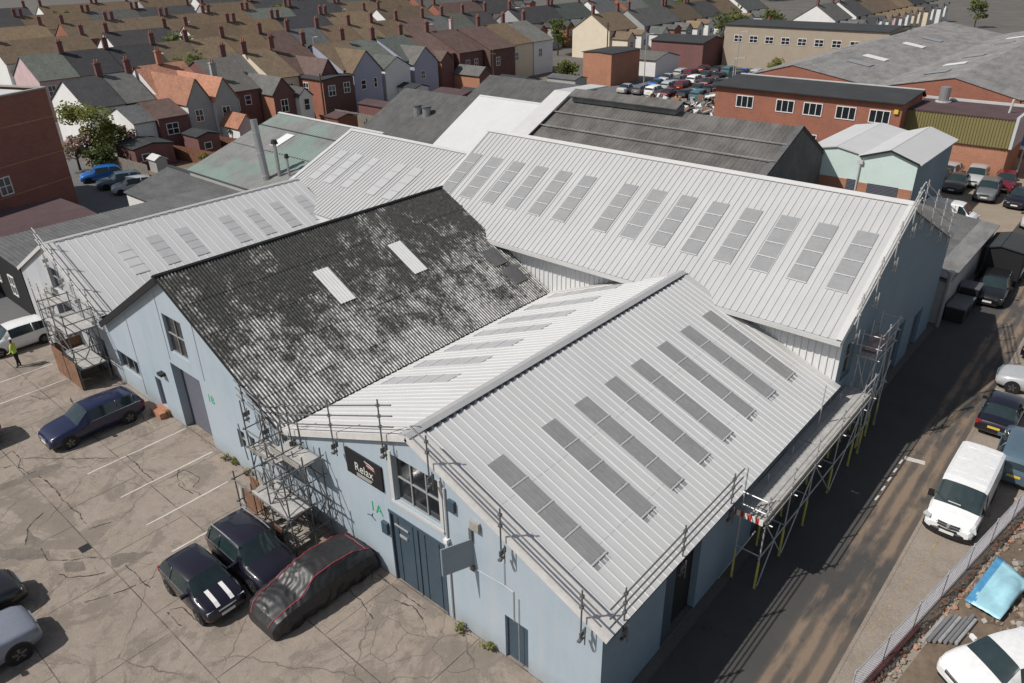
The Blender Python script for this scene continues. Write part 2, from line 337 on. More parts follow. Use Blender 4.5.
# ------------------------------------------------------------------ mesh helpers
class MB:
    def __init__(s): s.v = []; s.f = []; s.m = []
    def face(s, pts, m=0):
        i = len(s.v); s.v += [tuple(p) for p in pts]; s.f.append(tuple(range(i, i + len(pts)))); s.m.append(m); return s
    def box(s, x0, x1, y0, y1, z0, z1, m=0):
        c = [(x, y, z) for z in (z0, z1) for y in (y0, y1) for x in (x0, x1)]
        i = len(s.v); s.v += c
        for q in ((0, 2, 3, 1), (4, 5, 7, 6), (0, 1, 5, 4), (2, 6, 7, 3), (0, 4, 6, 2), (1, 3, 7, 5)):
            s.f.append(tuple(i + k for k in q)); s.m.append(m)
        return s
    def obox(s, c, ax, ay, az, m=0):
        """box from centre and three half-axis vectors"""
        c, ax, ay, az = map(Vector, (c, ax, ay, az)); i = len(s.v)
        s.v += [tuple(c + ax * a + ay * b + az * d) for d in (-1, 1) for b in (-1, 1) for a in (-1, 1)]
        for q in ((0, 2, 3, 1), (4, 5, 7, 6), (0, 1, 5, 4), (2, 6, 7, 3), (0, 4, 6, 2), (1, 3, 7, 5)):
            s.f.append(tuple(i + k for k in q)); s.m.append(m)
        return s
    def tube(s, p, q, r=.03, n=6, m=0, r2=None, cap=True):
        p, q = Vector(p), Vector(q); d = (q - p)
        if d.length < 1e-6: return s
        d.normalize(); a = d.orthogonal().normalized(); b = d.cross(a); i = len(s.v); r2 = r if r2 is None else r2
        for k in range(n):
            t = 2 * math.pi * k / n; o = a * math.cos(t) + b * math.sin(t)
            s.v += [tuple(p + o * r), tuple(q + o * r2)]
        for k in range(n):
            j = (k + 1) % n; s.f.append((i + 2 * k, i + 2 * j, i + 2 * j + 1, i + 2 * k + 1)); s.m.append(m)
        if cap:
            s.f.append(tuple(i + 2 * k for k in reversed(range(n)))); s.m.append(m)
            s.f.append(tuple(i + 2 * k + 1 for k in range(n))); s.m.append(m)
        return s
    def path(s, pts, r=.03, n=6, m=0):
        for a, b in zip(pts, pts[1:]): s.tube(a, b, r, n, m)
        return s
    def prism(s, pts, d, m=0):
        """extrude a planar outline by the vector d"""
        d = Vector(d); a = [Vector(p) for p in pts]; b = [p + d for p in a]; n = len(a)
        s.face(list(reversed(a)), m); s.face(b, m)
        for k in range(n): s.face([a[k], a[(k + 1) % n], b[(k + 1) % n], b[k]], m)
        return s
    def shared(s, rows, m=0, close=False):
        """grid of rows of points with shared vertices"""
        i = len(s.v); n = len(rows[0])
        for r in rows: s.v += [tuple(p) for p in r]
        for a in range(len(rows) - 1):
            for b in range(n - (0 if close else 1)):
                c = (b + 1) % n
                s.f.append((i + a * n + b, i + a * n + c, i + (a + 1) * n + c, i + (a + 1) * n + b)); s.m.append(m)
        return s
    def build(s, name, mats, parent=None, smooth=False):
        off = Vector((0, 0, 0)); q = parent
        while q is not None: off += q.location; q = q.parent
        me = bpy.data.meshes.new(name); me.from_pydata([tuple(Vector(v) - off) for v in s.v], [], s.f)
        for mm in (mats if isinstance(mats, (list, tuple)) else [mats]): me.materials.append(mm)
        me.polygons.foreach_set('material_index', s.m)
        if smooth: me.polygons.foreach_set('use_smooth', [True] * len(s.f))
        me.update(); o = bpy.data.objects.new(name, me); COL.objects.link(o)
        if parent is not None: o.parent = parent
        return o

def tag(o, label=None, cat=None, group=None, kind=None):
    if label: o['label'] = label
    if cat: o['category'] = cat
    if group: o['group'] = group
    if kind: o['kind'] = kind
    return o
def thing(name, label, cat, loc=(0, 0, 0), group=None):
    o = bpy.data.objects.new(name, None); COL.objects.link(o); o.location = loc; o.empty_display_size = .5
    return tag(o, label, cat, group)
def struct(name, mb, m): return tag(mb.build(name, m), kind='structure')
def dup(root, loc, rotz=None, label=None):
    r = root.copy(); COL.objects.link(r); r.location = loc
    if rotz is not None: r.rotation_euler.z = rotz
    if label: r['label'] = label
    for ch in root.children:
        c = ch.copy(); COL.objects.link(c); c.parent = r
        for g in ch.children:
            d = g.copy(); COL.objects.link(d); d.parent = c
    return r

def sheet(name, pts, z, m, grid=None):
    b = MB(); b.face([(x, y, z) for x, y in pts]); return struct(name, b, m)

def wall(mb, pos, cuts, top, openings, depth=.2, base=0.0, m=0, mr=0):
    """flat wall with real openings. pos(u,z,d)->xyz, d>0 goes into the wall; top(u) gives the wall head; openings (u0,u1,z0,z1)"""
    us = sorted(set(cuts + [u for o in openings for u in o[:2]]))
    for a, b in zip(us, us[1:]):
        mid = (a + b) / 2; zs = sorted((o[2], o[3]) for o in openings if o[0] < mid < o[1])
        z = base
        for z0, z1 in zs:
            if z0 > z + 1e-4: mb.face([pos(a, z, 0), pos(b, z, 0), pos(b, z0, 0), pos(a, z0, 0)], m)
            z = z1
        mb.face([pos(a, z, 0), pos(b, z, 0), pos(b, top(b), 0), pos(a, top(a), 0)], m)
    for u0, u1, z0, z1 in openings:
        q = [(u0, z0), (u1, z0), (u1, z1), (u0, z1)]
        for k in range(4):
            if k == 0 and z0 <= base + .03: continue
            (a, c), (b, d) = q[k], q[(k + 1) % 4]
            mb.face([pos(a, c, 0), pos(a, c, depth), pos(b, d, depth), pos(b, d, 0)], mr)
    return mb

def window(parent, pos, u0, u1, z0, z1, d, fm, gm, nx=2, nz=2, t=.06, name='window', out=.05):
    """glazed window: frame with bars, pane as sub-part; d = depth of the pane behind the wall face (negative = proud)"""
    f = MB()
    def bar(a, b, c, e):
        p = [pos(a, c, d - out), pos(b, c, d - out), pos(b, e, d - out), pos(a, e, d - out)]
        q = [pos(a, c, d + .01), pos(b, c, d + .01), pos(b, e, d + .01), pos(a, e, d + .01)]
        f.face(p)
        for k in range(4): f.face([p[k], q[k], q[(k + 1) % 4], p[(k + 1) % 4]])
    bar(u0, u0 + t, z0, z1); bar(u1 - t, u1, z0, z1); bar(u0 + t, u1 - t, z0, z0 + t); bar(u0 + t, u1 - t, z1 - t, z1)
    for k in range(1, nx):
        u = u0 + (u1 - u0) * k / nx; bar(u - t * .4, u + t * .4, z0 + t, z1 - t)
    for k in range(1, nz):
        z = z0 + (z1 - z0) * k / nz
        for i in range(nx):
            a = u0 + (u1 - u0) * i / nx + (t if i == 0 else t * .4); b = u0 + (u1 - u0) * (i + 1) / nx - (t if i == nx - 1 else t * .4)
            bar(a, b, z - t * .4, z + t * .4)
    w = f.build(name, fm, parent)
    g = MB().face([pos(u0 + .01, z0 + .01, d), pos(u1 - .01, z0 + .01, d), pos(u1 - .01, z1 - .01, d), pos(u0 + .01, z1 - .01, d)])
    g.build('pane', gm, w); return w

def ribbed(mb, o, u, v, lu, lv, pitch=.333, h=.045, wb=.075, wt=.04, start=.12, m=0, thick=.06):
    """profiled roof sheet: o = top corner, u along the ridge, v down the slope, both unit vectors"""
    o, u, v = Vector(o), Vector(u), Vector(v); n = u.cross(v)
    if n.z < 0: n = -n
    prof = [(0, 0)]; x = start
    while x + wb < lu:
        prof += [(x, 0), (x + (wb - wt) / 2, h), (x + (wb + wt) / 2, h), (x + wb, 0)]; x += pitch
    prof.append((lu, 0))
    a = [o + u * p + n * q for p, q in prof]; e = v * lv
    for k in range(len(a) - 1): mb.face([a[k], a[k + 1], a[k + 1] + e, a[k] + e], m)
    b = o - n * thick
    mb.face([b, b + e, b + e + u * lu, b + u * lu], m)
    mb.face([o, o + e, b + e, b], m); mb.face([o + u * lu, b + u * lu, b + u * lu + e, o + u * lu + e], m)
    mb.face([o + e, o + e + u * lu, b + e + u * lu, b + e], m); mb.face([o, b, b + u * lu, o + u * lu], m)
    return mb

def slab(mb, a, b, c, d, t=.12, m=0):
    """roof plane a-b (ridge) c-d (eave), given thickness"""
    a, b, c, d = map(Vector, (a, b, c, d)); n = (b - a).cross(d - a).normalized()
    if n.z < 0: n = -n
    return mb.prism([a, b, c, d], n * -t, m) if False else mb.prism([p - n * t for p in (a, b, c, d)], n * t, m)

def skylight(parent, o, u, v, wid, ln, panes, m_pane, m_bar, lift=.05, tail=False, name='skylight', ribs=False):
    """run of translucent sheets with lap bars; o = top corner on the roof plane"""
    o, u, v = Vector(o), Vector(u).normalized(), Vector(v).normalized(); n = u.cross(v).normalized()
    if n.z < 0: n = -n
    b = MB(); p = o + n * lift; step = ln / panes
    for k in range(panes):
        a = p + v * (step * k + .05); e = v * (step - .1); c = n * -.04
        b.obox(a + u * wid / 2 + e / 2 + c / 2, u * wid / 2, e / 2, n * .02, 0)
        b.obox(p + v * (step * (k + 1)) + u * wid / 2 + n * .0, u * (wid / 2 + .01), v * .034, n * .012, 1)
        if ribs:
          for q in (.33, .67): b.obox(a + u * wid * q + e / 2 + n * .004, u * .022, e / 2, n * .012, 0)
    if tail:
        for q in range(3):
            b.obox(p + n * -.03 + v * (ln + .15) + u * wid * (q + .5) / 3, u * wid * .12, v * .075, n * .004, 0)
    return b.build(name, [m_pane, m_bar], parent)

# ------------------------------------------------------------------ ground
sheet('ground', [(-2500, -600), (1500, -600), (1500, 2600), (-2500, 2600)], -.03, M['earth'])
sheet('yard', [(-31.5, -60), (13.4, -60), (13.4, 1.2), (-31.5, 1.2)], 0, M['yard'])
sheet('side_yard', [(-60, -60), (-31.5, -60), (-31.5, 11), (-60, 11)], .0, M['tarmac_grey'])
sheet('road', [(13.4, -60), (17.68, -60), (17.68, 62), (13.4, 62)], 0, M['road'])
sheet('vehicle_lot', [(-2, 46), (13.4, 42), (13.4, 62), (40, 62), (40, 120), (-2, 120)], -.006, M['lot'])
sheet('forecourt', [(17.68, 38), (60, 38), (60, 62), (17.68, 62)], .004, M['lot'])
b = MB(); b.box(17.68, 17.80, -60, 38, -.05, .10); struct('kerb', b, M['pavement'])
b = MB(); b.box(17.80, 24, -60, 38, -.05, .085); struct('pavement', b, M['pavement'])
b = MB(); b.box(24, 80, -60, 38, -.05, .11); struct('waste_ground', b, M['rubble'])
sheet('car_park', [(-75, 10.5), (-46, 10.5), (-46, 19), (-75, 19)], .0, M['tarmac_grey'])
sheet('garden_ground', [(-71, 19), (-40, 19), (-40, 100), (-71, 100)], .0, M['garden'])
sheet('scrap_yard', [(-56, 84), (-22, 70), (-22, 122), (-56, 128)], .012, M['tarmac_grey'])
# white bay lines and kerb marks of the yard
b = MB()
def stripe(b, p, q, wd, z=.005):
    p, q = Vector((*p, z)), Vector((*q, z)); d = (q - p).normalized(); s = Vector((-d.y, d.x, 0)) * wd / 2
    b.face([p - s, q - s, q + s, p + s])
for x, y0, y1 in ((-11.3, -4.75, -.12), (-8.52, -4.53, -.28), (-5.95, -4.64, -1.0), (-3.68, -4.7, -1.15), (-20.95, -5.2, -1.95), (-23.4, -5, -1.7)):
    n = 9
    for k in range(n):
        a = y0 + (y1 - y0) * k / n; c = y0 + (y1 - y0) * (k + 1) / n
        stripe(b, (x + random.uniform(-.012, .012), a), (x + random.uniform(-.012, .012), c), random.uniform(.06, .085))
struct('bay_line', b, M['line'])
b = MB()
for pts in ([(-5.32, -6.44), (-5.04, -5.92), (-4.24, -5.12), (-4.32, -5.67), (-4.56, -6.62)] ,[(-6.33, -7.7), (-5.82, -7.13), (-5.3, -7.31), (-5.74, -7.81)] ,[(-9.41, -7.89), (-8.81, -7.84), (-8.22, -7.72), (-7.95, -7.93), (-8.56, -8.22)] ,[(-9.04, -8.99), (-8.19, -8.21), (-7.47, -7.81), (-7.0, -7.91), (-7.78, -8.7), (-8.49, -9.17)] ,[(-13.49, -7.57), (-13.35, -6.82), (-13.44, -5.96), (-13.14, -5.13), (-12.73, -5.37), (-12.83, -6.38), (-13.03, -7.72)] ,):
    q_ = []
    for i in range(len(pts)):
        p, q = Vector(pts[i]), Vector(pts[(i + 1) % len(pts)]); m_ = max(2, int((q - p).length / .12))
        for k in range(m_):
            c = p.lerp(q, k / m_); q_.append((c.x + .09 * noise.noise(Vector((c.x * 3, c.y * 3, 1))) + .05 * noise.noise(Vector((c.x * 9, c.y * 9, 4))), c.y + .09 * noise.noise(Vector((c.x * 3, c.y * 3, 7)))))
    b.face([(x, y, .004) for x, y in q_])
struct('tarmac_patch', b, M['patch'])
b = MB(); b.box(-6.72, -6.3, -7.0, -6.62, -.02, .008); tag(b.build('drain_cover', M['dark']), 'small square black drain cover set in the cracked yard', 'drain cover')
# old wandering cracks, dark with grit, across the slabs
CR=[
[(-15.71, -6.86), (-15.79, -6.33), (-14.91, -6.2), (-13.46, -5.1), (-11.56, -3.43)] ,
[(-14.91, -6.2), (-14.22, -6.6), (-13.3, -6.5), (-13.28, -6.02)] ,
[(-12.89, -6.16), (-11.24, -6.14), (-9.05, -6.18), (-7.74, -6.12)] ,
[(-14.69, -7.19), (-14.64, -6.38)] ,
[(-11.4, -2.99), (-9.92, -3.03), (-8.41, -3.08)] ,
[(-8.1, -2.64), (-8.2, -1.8), (-7.14, -1.66), (-6.7, -2.36)] ,
[(-8.38, -1.94), (-7.43, -2.53), (-6.22, -2.4)] ,
[(-7.5, -6.29), (-7.43, -5.85), (-7.26, -5.32)] ,
[(-7.83, -7.9), (-6.88, -7.96), (-6.14, -7.33), (-5.51, -6.66)] ,
[(-5.76, -8.02), (-5.31, -7.84), (-4.47, -6.74)] ,
[(-3.62, -7.99), (-3.36, -7.4), (-3.09, -6.43), (-2.87, -5.6)] ,
[(-4.33, -6.16), (-3.2, -6.2), (-2.37, -6.14)] ,
[(-1.11, -6.29), (-0.83, -5.88), (-0.21, -5.83), (0.46, -5.83)] ,
[(-0.94, -6.26), (-0.32, -6.32), (0.19, -6.23)] ,
[(-8.53, -8.27), (-9.41, -7.89), (-9.74, -7.55), (-10.16, -6.94)] ,
[(-20.7, -3.84), (-19.54, -3.53), (-19.45, -2.82)] ,
[(-18.72, -2.6), (-17.17, -2.82), (-17.27, -2.29)] ,
[(-18.98, -4.91), (-18.9, -4.24), (-18.73, -3.49)] ,
[(-15.57, -0.89), (-12.97, -1.1)] ,
[(3.42, -0.32), (4.62, -0.39), (6.11, -0.33)] ,
[(2.83, -1.46), (3.81, -1.56), (4.98, -1.85)] ,
[(4.76, -0.76), (5.43, -0.55), (6.3, -0.74)] ,
]
b = MB(); rc = random.Random(11)
for pl in CR:
    pts = []
    for p, q in zip(pl, pl[1:]):
        p, q = Vector((*p, 0)), Vector((*q, 0)); m_ = max(2, int((q - p).length / .14))
        for k in range(m_): c = p.lerp(q, k / m_); pts.append(c + Vector((.12 * noise.noise(c * 1.3) + .05 * noise.noise(c * 6), .12 * noise.noise(c * 1.3 + Vector((5, 2, 1))) + .05 * noise.noise(c * 6 + Vector((1, 8, 3))), 0)))
    for p, q in zip(pts, pts[1:]):
        if rc.random() < .06: continue
        stripe(b, (p.x, p.y), (q.x, q.y), rc.uniform(.012, .05) * (1.6 if rc.random() < .12 else 1), .0065)
M['crack'] = mat('crack_grit', (.05, .042, .035), .95, 0, .3, 3, 20); struct('yard_crack', b, M['crack'])
# faded paint along the near side of the pavement
b = MB()
rnd_ = random.Random(3)
for k in range(46):
    y = 8.4 + k * .14
    if rnd_.random() < .7: stripe(b, (18.0 + .018 * k * .14 * 5 + rnd_.uniform(-.02, .02), y), (18.0 + .018 * (k + 1) * .14 * 5, y + .15), rnd_.uniform(.02, .06), .09)
struct('faded_line', b, M['yellow_line'])
b = MB()
for k in range(5): stripe(b, (15.9, 15.6 + k * .8), (15.92, 16.0 + k * .8), .07)
stripe(b, (15.95, 19.4), (16.75, 19.55), .3); struct('road_marking', b, M['line'])

# ------------------------------------------------------------------ the three front gables
FY = lambda u, z, d: (u, d, z)                    # facade looking towards the yard
def gable(x0, x1, xr, zl, zr, za):
    def top(u): return zl + (za - zl) * (u - x0) / (xr - x0) if u <= xr else za + (zr - za) * (u - xr) / (x1 - xr)
    return top

def roller_door(parent, u0, u1, z0, z1, d, m, name='door', ribs=True, pos=FY):
    b = MB(); n = int((z1 - z0) / .11)
    if not ribs: n = 1
    for k in range(n):
        a = z0 + (z1 - z0) * k / n; c = z0 + (z1 - z0) * (k + 1) / n
        b.face([pos(u0, a, d), pos(u1, a, d), pos(u1, c - .02, d - .025 * ribs), pos(u0, c - .02, d - .025 * ribs)])
        b.face([pos(u0, c - .02, d - .025 * ribs), pos(u1, c - .02, d - .025 * ribs), pos(u1, c, d), pos(u0, c, d)])
    return b.build(name, m, parent)

# --- front warehouse with the sign (nearest gable)
A = thing('warehouse', 'nearest pale blue gabled warehouse with white metal roof, black sign and dark blue door', 'warehouse', (0, 0, 0))
AX0, AX1, AXR, AZL, AZR, AZA, AY = -2.35, 13.0, 5.49, 3.67, 3.79, 6.88, 16.97
topA = gable(AX0, AX1, AXR, AZL, AZR, AZA)
opA = [(4.46, 6.68, 3.87, 5.78), (4.0, 6.74, 0.0, 3.17), (9.35, 10.3, 0, 1.9)]
b = MB(); wall(b, FY, [AX0, 0.0, AXR, AX1], topA, opA, .22); b.build('front_wall', M['facade'], A)
SX = lambda X: (lambda u, z, d: (X - d, u, z))    # wall looking towards the road
opAs = [(3.45, 5.7, .02, 3.5), (10.0, 12.6, 0, 2.9)]
b = MB(); wall(b, SX(AX1), [0, AY], lambda u: AZR - .02, opAs, .25)
b.face([(AX1 - .26, 3.1, 0), (AX1 - .26, 12.7, 0), (AX1 - .26, 12.7, 3.55), (AX1 - .26, 3.1, 3.55)], 1); b.build('side_wall', [M['wall_blue'], M['dark']], A)
b = MB(); b.face([(AX0, AY, 0), (AX1, AY, 0), (AX1, AY, AZR), (AXR, AY, AZA), (AX0, AY, AZL)])
b.face([(AX0, 0, 0), (AX0, AY, 0), (AX0, AY, AZL), (AX0, 0, AZL)]); b.build('rear_wall', M['cladding'], A)
b = MB(); b.box(AX1 - .2, AX1 - .12, 3.45, 4.3, .02, 3.45); b.build('open_door_leaf', M['door_blue'], A)
roller_door(A, *opAs[1], .2, M['door_blue'], 'side_door', pos=SX(AX1))
window(A, FY, *opA[0], .18, M['grey_frame'], M['glass'], 3, 2, .06)
dA = roller_door(A, *opA[1], .07, M['door_blue'], 'door', ribs=False)
b = MB()
b.box(3.98, 6.76, -.03, .09, 3.13, 3.24); b.box(4.0, 4.06, -.02, .07, 0, 3.13); b.box(6.68, 6.74, -.02, .07, 0, 3.13); b.box(5.36, 5.39, .03, .068, 0, 3.13)
for q in (4.35, 5.1, 5.7, 6.4): b.box(q, q + .02, .045, .069, .05, 3.1)
b.build('door_frame', M['door_blue'], dA)
b = MB(); b.box(4.2, 4.9, .02, .05, 2.62, 2.68); b.box(4.42, 4.8, .03, .06, 2.2, 2.3); b.build('handle', M['galv'], dA)
roller_door(A, *opA[2], .12, M['door_blue'], 'side_door', ribs=False)
b = MB(); b.box(4.30, 6.84, -.06, -.001, 3.76, 3.86); b.box(4.28, 4.45, -.03, -.002, 3.87, 5.9); b.box(6.69, 6.83, -.03, -.002, 3.87, 5.86); b.build('window_surround', M['flash'], A)
# roof
ua = (0, 1, 0)
vR = Vector((AX1 - AXR, 0, AZR - AZA)); lR = vR.length; vR.normalize()
vL = Vector((AX0 - AXR, 0, AZL - AZA)); lL = vL.length; vL.normalize()
zr = .12
b = MB(); ribbed(b, (AXR + .02, .42, AZA + zr), ua, vR, AY - .75, lR + .28, .333, .028, .06, .03); b.build('roof_slope', M['white_roof_x'], A)
b = MB(); ribbed(b, (AXR - .02, .42, AZA + zr), ua, vL, AY - .75, lL - .05, .333, .026, .06, .03); b.build('roof_slope', M['white_roof_new'], A)
# verge flashings front and back, ridge capping
def verge(mb, o, v, ln, y0, y1, lift=.02, drop=.16, m=0):
    n = Vector((0, 1, 0)).cross(v).normalized(); n = n if n.z > 0 else -n; o = Vector(o)
    for yy0, yy1 in ((y0, y1),):
        a = Vector((o.x, yy0, o.z)) + n * lift; c = Vector((o.x, yy1, o.z)) + n * lift; e = v * ln
        mb.prism([a, c, c + e, a + e], n * -.03, m)
        mb.prism([a - n * .03, a + e - n * .03, a + e - n * drop, a - n * drop], Vector((0, .03, 0)), m)
    return mb
b = MB(); verge(b, (AXR, 0, AZA + zr), vR, lR + .3, -.16, .44, .06, .24); b.build('verge_flashing', M['verge_flash'], A)
b = MB(); verge(b, (AXR, 0, AZA + zr), vL, lL, -.16, .44, .06, .24); b.build('verge_flashing', M['verge_flash'], A)
b = MB(); verge(b, (AXR, 0, AZA + zr), vR, lR + .3, AY - .35, AY + .0, .06, .1); b.build('verge_flashing', M['flash'], A)
b = MB(); verge(b, (AXR, 0, AZA + zr), vL, lL, AY - .35, AY, .06, .1); b.build('verge_flashing', M['flash'], A)
b = MB(); nR = Vector((0, 1, 0)).cross(vR); nR = nR if nR.z > 0 else -nR; nL = Vector((0, 1, 0)).cross(vL); nL = nL if nL.z > 0 else -nL
for vv, nn, wd in ((vR, nR, .22), (vL, nL, .36)):
    a = Vector((AXR, -.16, AZA + zr)) + Vector((0, 0, .11)); e = Vector((0, AY + .16, 0))
    b.prism([a, a + e, a + e + vv * wd, a + vv * wd], nn * -.035)
for k in range(int(AY / .333)):
    y = .45 + k * .333
    b.obox(Vector((AXR, y + .2, AZA + zr + .045)) + vR * .24, (0, .1, 0), vR * .02, nR * .03, 1)
b.build('ridge_capping', [M['ridge_grey'], M['black_fascia']], A)
b = MB()
for k in range(8):
    pass
for y in (1.23, 3.9, 5.75, 7.6, 9.35, 11.25, 13.1, 15.0):
    o = Vector((AXR, y, AZA + zr)) + vR * 2.27
    skylight(A, o, ua, vR, .76, 4.42, 4, M['rooflight_grey'], M['white_roof'], .04, tail=True, ribs=True)
for y in (4.85, 6.7, 8.57, 10.5, 12.25, 14.2, 16.1):
    o = Vector((AXR, y - .5, AZA + zr)) + vL * 2.95
    skylight(A, o, ua, vL, .76, 4.5, 4, M['rooflight_faint'], M['white_roof_new'], .04)
b = MB()
for t_ in (3.6, 6.4): b.obox(Vector((AXR, AY / 2, AZA + zr)) + vR * t_ + nR * .002, (0, AY / 2 - .5, 0), vR * .012, nR * .006)
b.build('lap_joint', M['ridge_grey'], A)
# eave gutter and fascia to the road
b = MB(); b.box(AX1 + .05, AX1 + .2, .1, AY, AZR - .22, AZR - .08); b.build('gutter', M['black_fascia'], A)
b = MB(); b.prism([(AX0 + .1, -.015, AZL - .02), (AX0 + .1, -.015, AZL + .1), (AXR, -.015, AZA + .09), (AXR, -.015, AZA - .03)], (0, -.05, 0)); b.build('fascia', M['door_blue'], A)
b = MB()   # drain pipe, junction boxes and cable on the facade
b.tube((6.98, -.05, 0.1), (6.98, -.05, 5.7), .035); b.build('downpipe', M['flash'], A)
for (x, z, w_, h_) in ((7.15, 4.95, .28, .42), (8.1, 4.75, .36, .34), (3.62, 2.05, .3, .5)):
    b = MB(); b.box(x, x + w_, -.12, -.001, z, z + h_); b.build('wall_box', M['door_blue'] if x < 7.5 else M['concrete_block'], A)
b = MB(); b.box(6.9, 7.06, -.16, -.001, 3.52, 3.68); b.build('security_light', M['render_white'], A)
b = MB(); b.path([(8.2, -.03, 3.1), (9.4, -.03, 3.2), (9.4, -.03, 4.1)], .012); b.path([(9.4, -.03, 3.2), (9.75, -.03, 3.15), (9.75, -.03, 1.9)], .014); b.path([(9.95, -.03, .1), (9.95, -.03, 3.0)], .012); b.build('cable', M['galv'], A)
# hinged security flap standing open beside the door
b = MB(); b.prism([(8.06, -.02, 3.2), (7.66, -1.0, 3.2), (7.66, -1.0, 4.28), (8.06, -.02, 4.28)], (.05, .02, 0)); fl = b.build('security_flap', M['door_blue'], A)
fl.data.materials[0] = mat('grey_blue_flap', (.24, .29, .32), .6, 0, .06)
b = MB(); b.box(8.0, 8.12, -.08, -.001, 4.2, 4.7); b.box(7.98, 8.14, -.1, -.001, 3.0, 3.2); b.build('hinge', M['galv_dark'], fl)

# the black sign: serif word, red and pale stripes, small line of text
sg = thing('company_sign', 'black rectangular company sign with pale lettering and a striped flash on the blue gable', 'sign', (2.9, -.06, 4.4))
b = MB(); b.box(1.95, 3.9, -.07, -.002, 3.93, 4.97); b.build('board', M['sign_black'], sg)
def text(parent, s, loc, size, m, name='lettering', rot=(R(90), 0, 0), ext=.004, width=None):
    c = bpy.data.curves.new(name, 'FONT'); c.body = s; c.size = size; c.extrude = ext; c.align_x = 'CENTER'; c.align_y = 'CENTER'
    o = bpy.data.objects.new(name, c); COL.objects.link(o)
    bpy.context.view_layer.update(); dg = bpy.context.evaluated_depsgraph_get()
    me = bpy.data.meshes.new_from_object(o.evaluated_get(dg)); bpy.data.objects.remove(o)
    me.materials.clear(); me.materials.append(m)
    o = bpy.data.objects.new(name, me); COL.objects.link(o); o.rotation_euler = rot
    if width: o.scale.x = width / max(.01, (max(v.co.x for v in me.vertices) - min(v.co.x for v in me.vertices)))
    if parent is not None: o.parent = parent; o.location = Vector(loc) - parent.location
    else: o.location = loc
    return o
text(sg, 'Relax', (2.93, -.076, 4.37), .5, M['sign_white'], width=.98)
b = MB()
for k in range(3): b.box(2.5, 3.36 - .04 * k, -.076, -.071, 4.10 - .055 * k, 4.12 - .055 * k)
b.build('small_print', M['sign_white'], sg)
b = MB()
for k in range(4):
    z = 4.86 - .062 * k
    b.prism([(3.02 + .05 * k, -.0725, z), (3.30 + .09 * k, -.0725, z - .035), (3.52 + .02 * k, -.0725, z - .1), (3.52 + .02 * k, -.0725, z - .135), (3.28 + .09 * k, -.0725, z - .07), (3.02 + .05 * k, -.0725, z - .035)], (0, -.004, 0), k % 2)
b.build('striped_flash', [M['sign_white'], M['sign_red']], sg)
tag(text(None, '1A', (3.3, -.006, 2.86), .62, M['graffiti']), 'green spray painted 1A on the blue wall left of the big door', 'graffiti')
g = text(None, '1B', (-8.0, -.006, 2.92), .55, M['graffiti']); tag(g, 'small green spray painted mark on the wall right of the tall shutter', 'graffiti')
b = MB()
for (x, z, r_, a_) in ((2.86, 2.35, .16, .3), (3.06, 2.3, .12, -.5), (3.0, 2.42, .1, 1.2)):
    b.tube((x - r_ * math.cos(a_), -.008, z - r_ * math.sin(a_)), (x + r_ * math.cos(a_), -.008, z + r_ * math.sin(a_)), .016, 5)
tag(b.build('spray_mark', M['graffiti_dark']), 'short dark spray paint scribble beside the big blue door', 'graffiti')

# --- middle warehouse under the mossy roof
B = thing('warehouse', 'middle pale blue gabled warehouse under a black mossy corrugated roof with two white rooflights', 'warehouse', (-10, 0, 0))
BX0, BX1, BXR, BZL, BZR, BZA, BY = -18.61, -2.35, -10.22, 3.43, 3.88, 8.18, 16.75
topB = gable(BX0, BX1, BXR, BZL, BZR, BZA)
opB = [(-11.0, -9.3, 4.32, 6.28), (-11.45, -8.76, 0.0, 3.6), (-13.75, -13.1, .36, 2.0), (-17.9, -15.55, 1.1, 2.1), (-6.14, -5.58, 1.2, 2.2), (-5.18, -4.75, 1.2, 2.25), (-4.2, -3.8, 1.2, 2.25)]
b = MB(); wall(b, FY, [BX0, BXR, BX1], topB, opB, .45); b.build('front_wall', M['facade'], B)
b = MB(); b.face([(BX0, BY, 0), (BX1, BY, 0), (BX1, BY, BZR), (BXR, BY, BZA), (BX0, BY, BZL)]); b.build('rear_wall', M['cladding'], B)
window(B, FY, *opB[0], .14, M['grey_frame'], M['glass'], 2, 2, .05)
roller_door(B, *opB[1], .40, M['shutter'], 'shutter')
roller_door(B, *opB[2], .15, M['door_blue'], 'door', ribs=False)
window(B, FY, *opB[3], .15, M['grey_frame'], M['glass'], 3, 1, .06)
for o_ in opB[4:]: window(B, FY, *o_, .12, M['grey_frame'], M['glass'], 1, 2, .05)
b = MB(); b.box(-13.95, -12.95, -.55, -.005, 0, .32); tag(b.build('door_step', M['brick_orange'])  , 'low brick step below the narrow door of the middle gable', 'step')
b = MB(); b.box(-12.7, -12.3, -.25, -.001, 2.55, 2.7); b.build('lamp', M['black_plastic'], B)
for x in (-15.4, -11.3, -8.2): 
    b = MB(); b.tube((x, -.012, .3 if x < -12 else 3.8), (x, -.012, topB(x) - .3), .014, 5); b.build('joint_strip', M['facade_grey'], B)
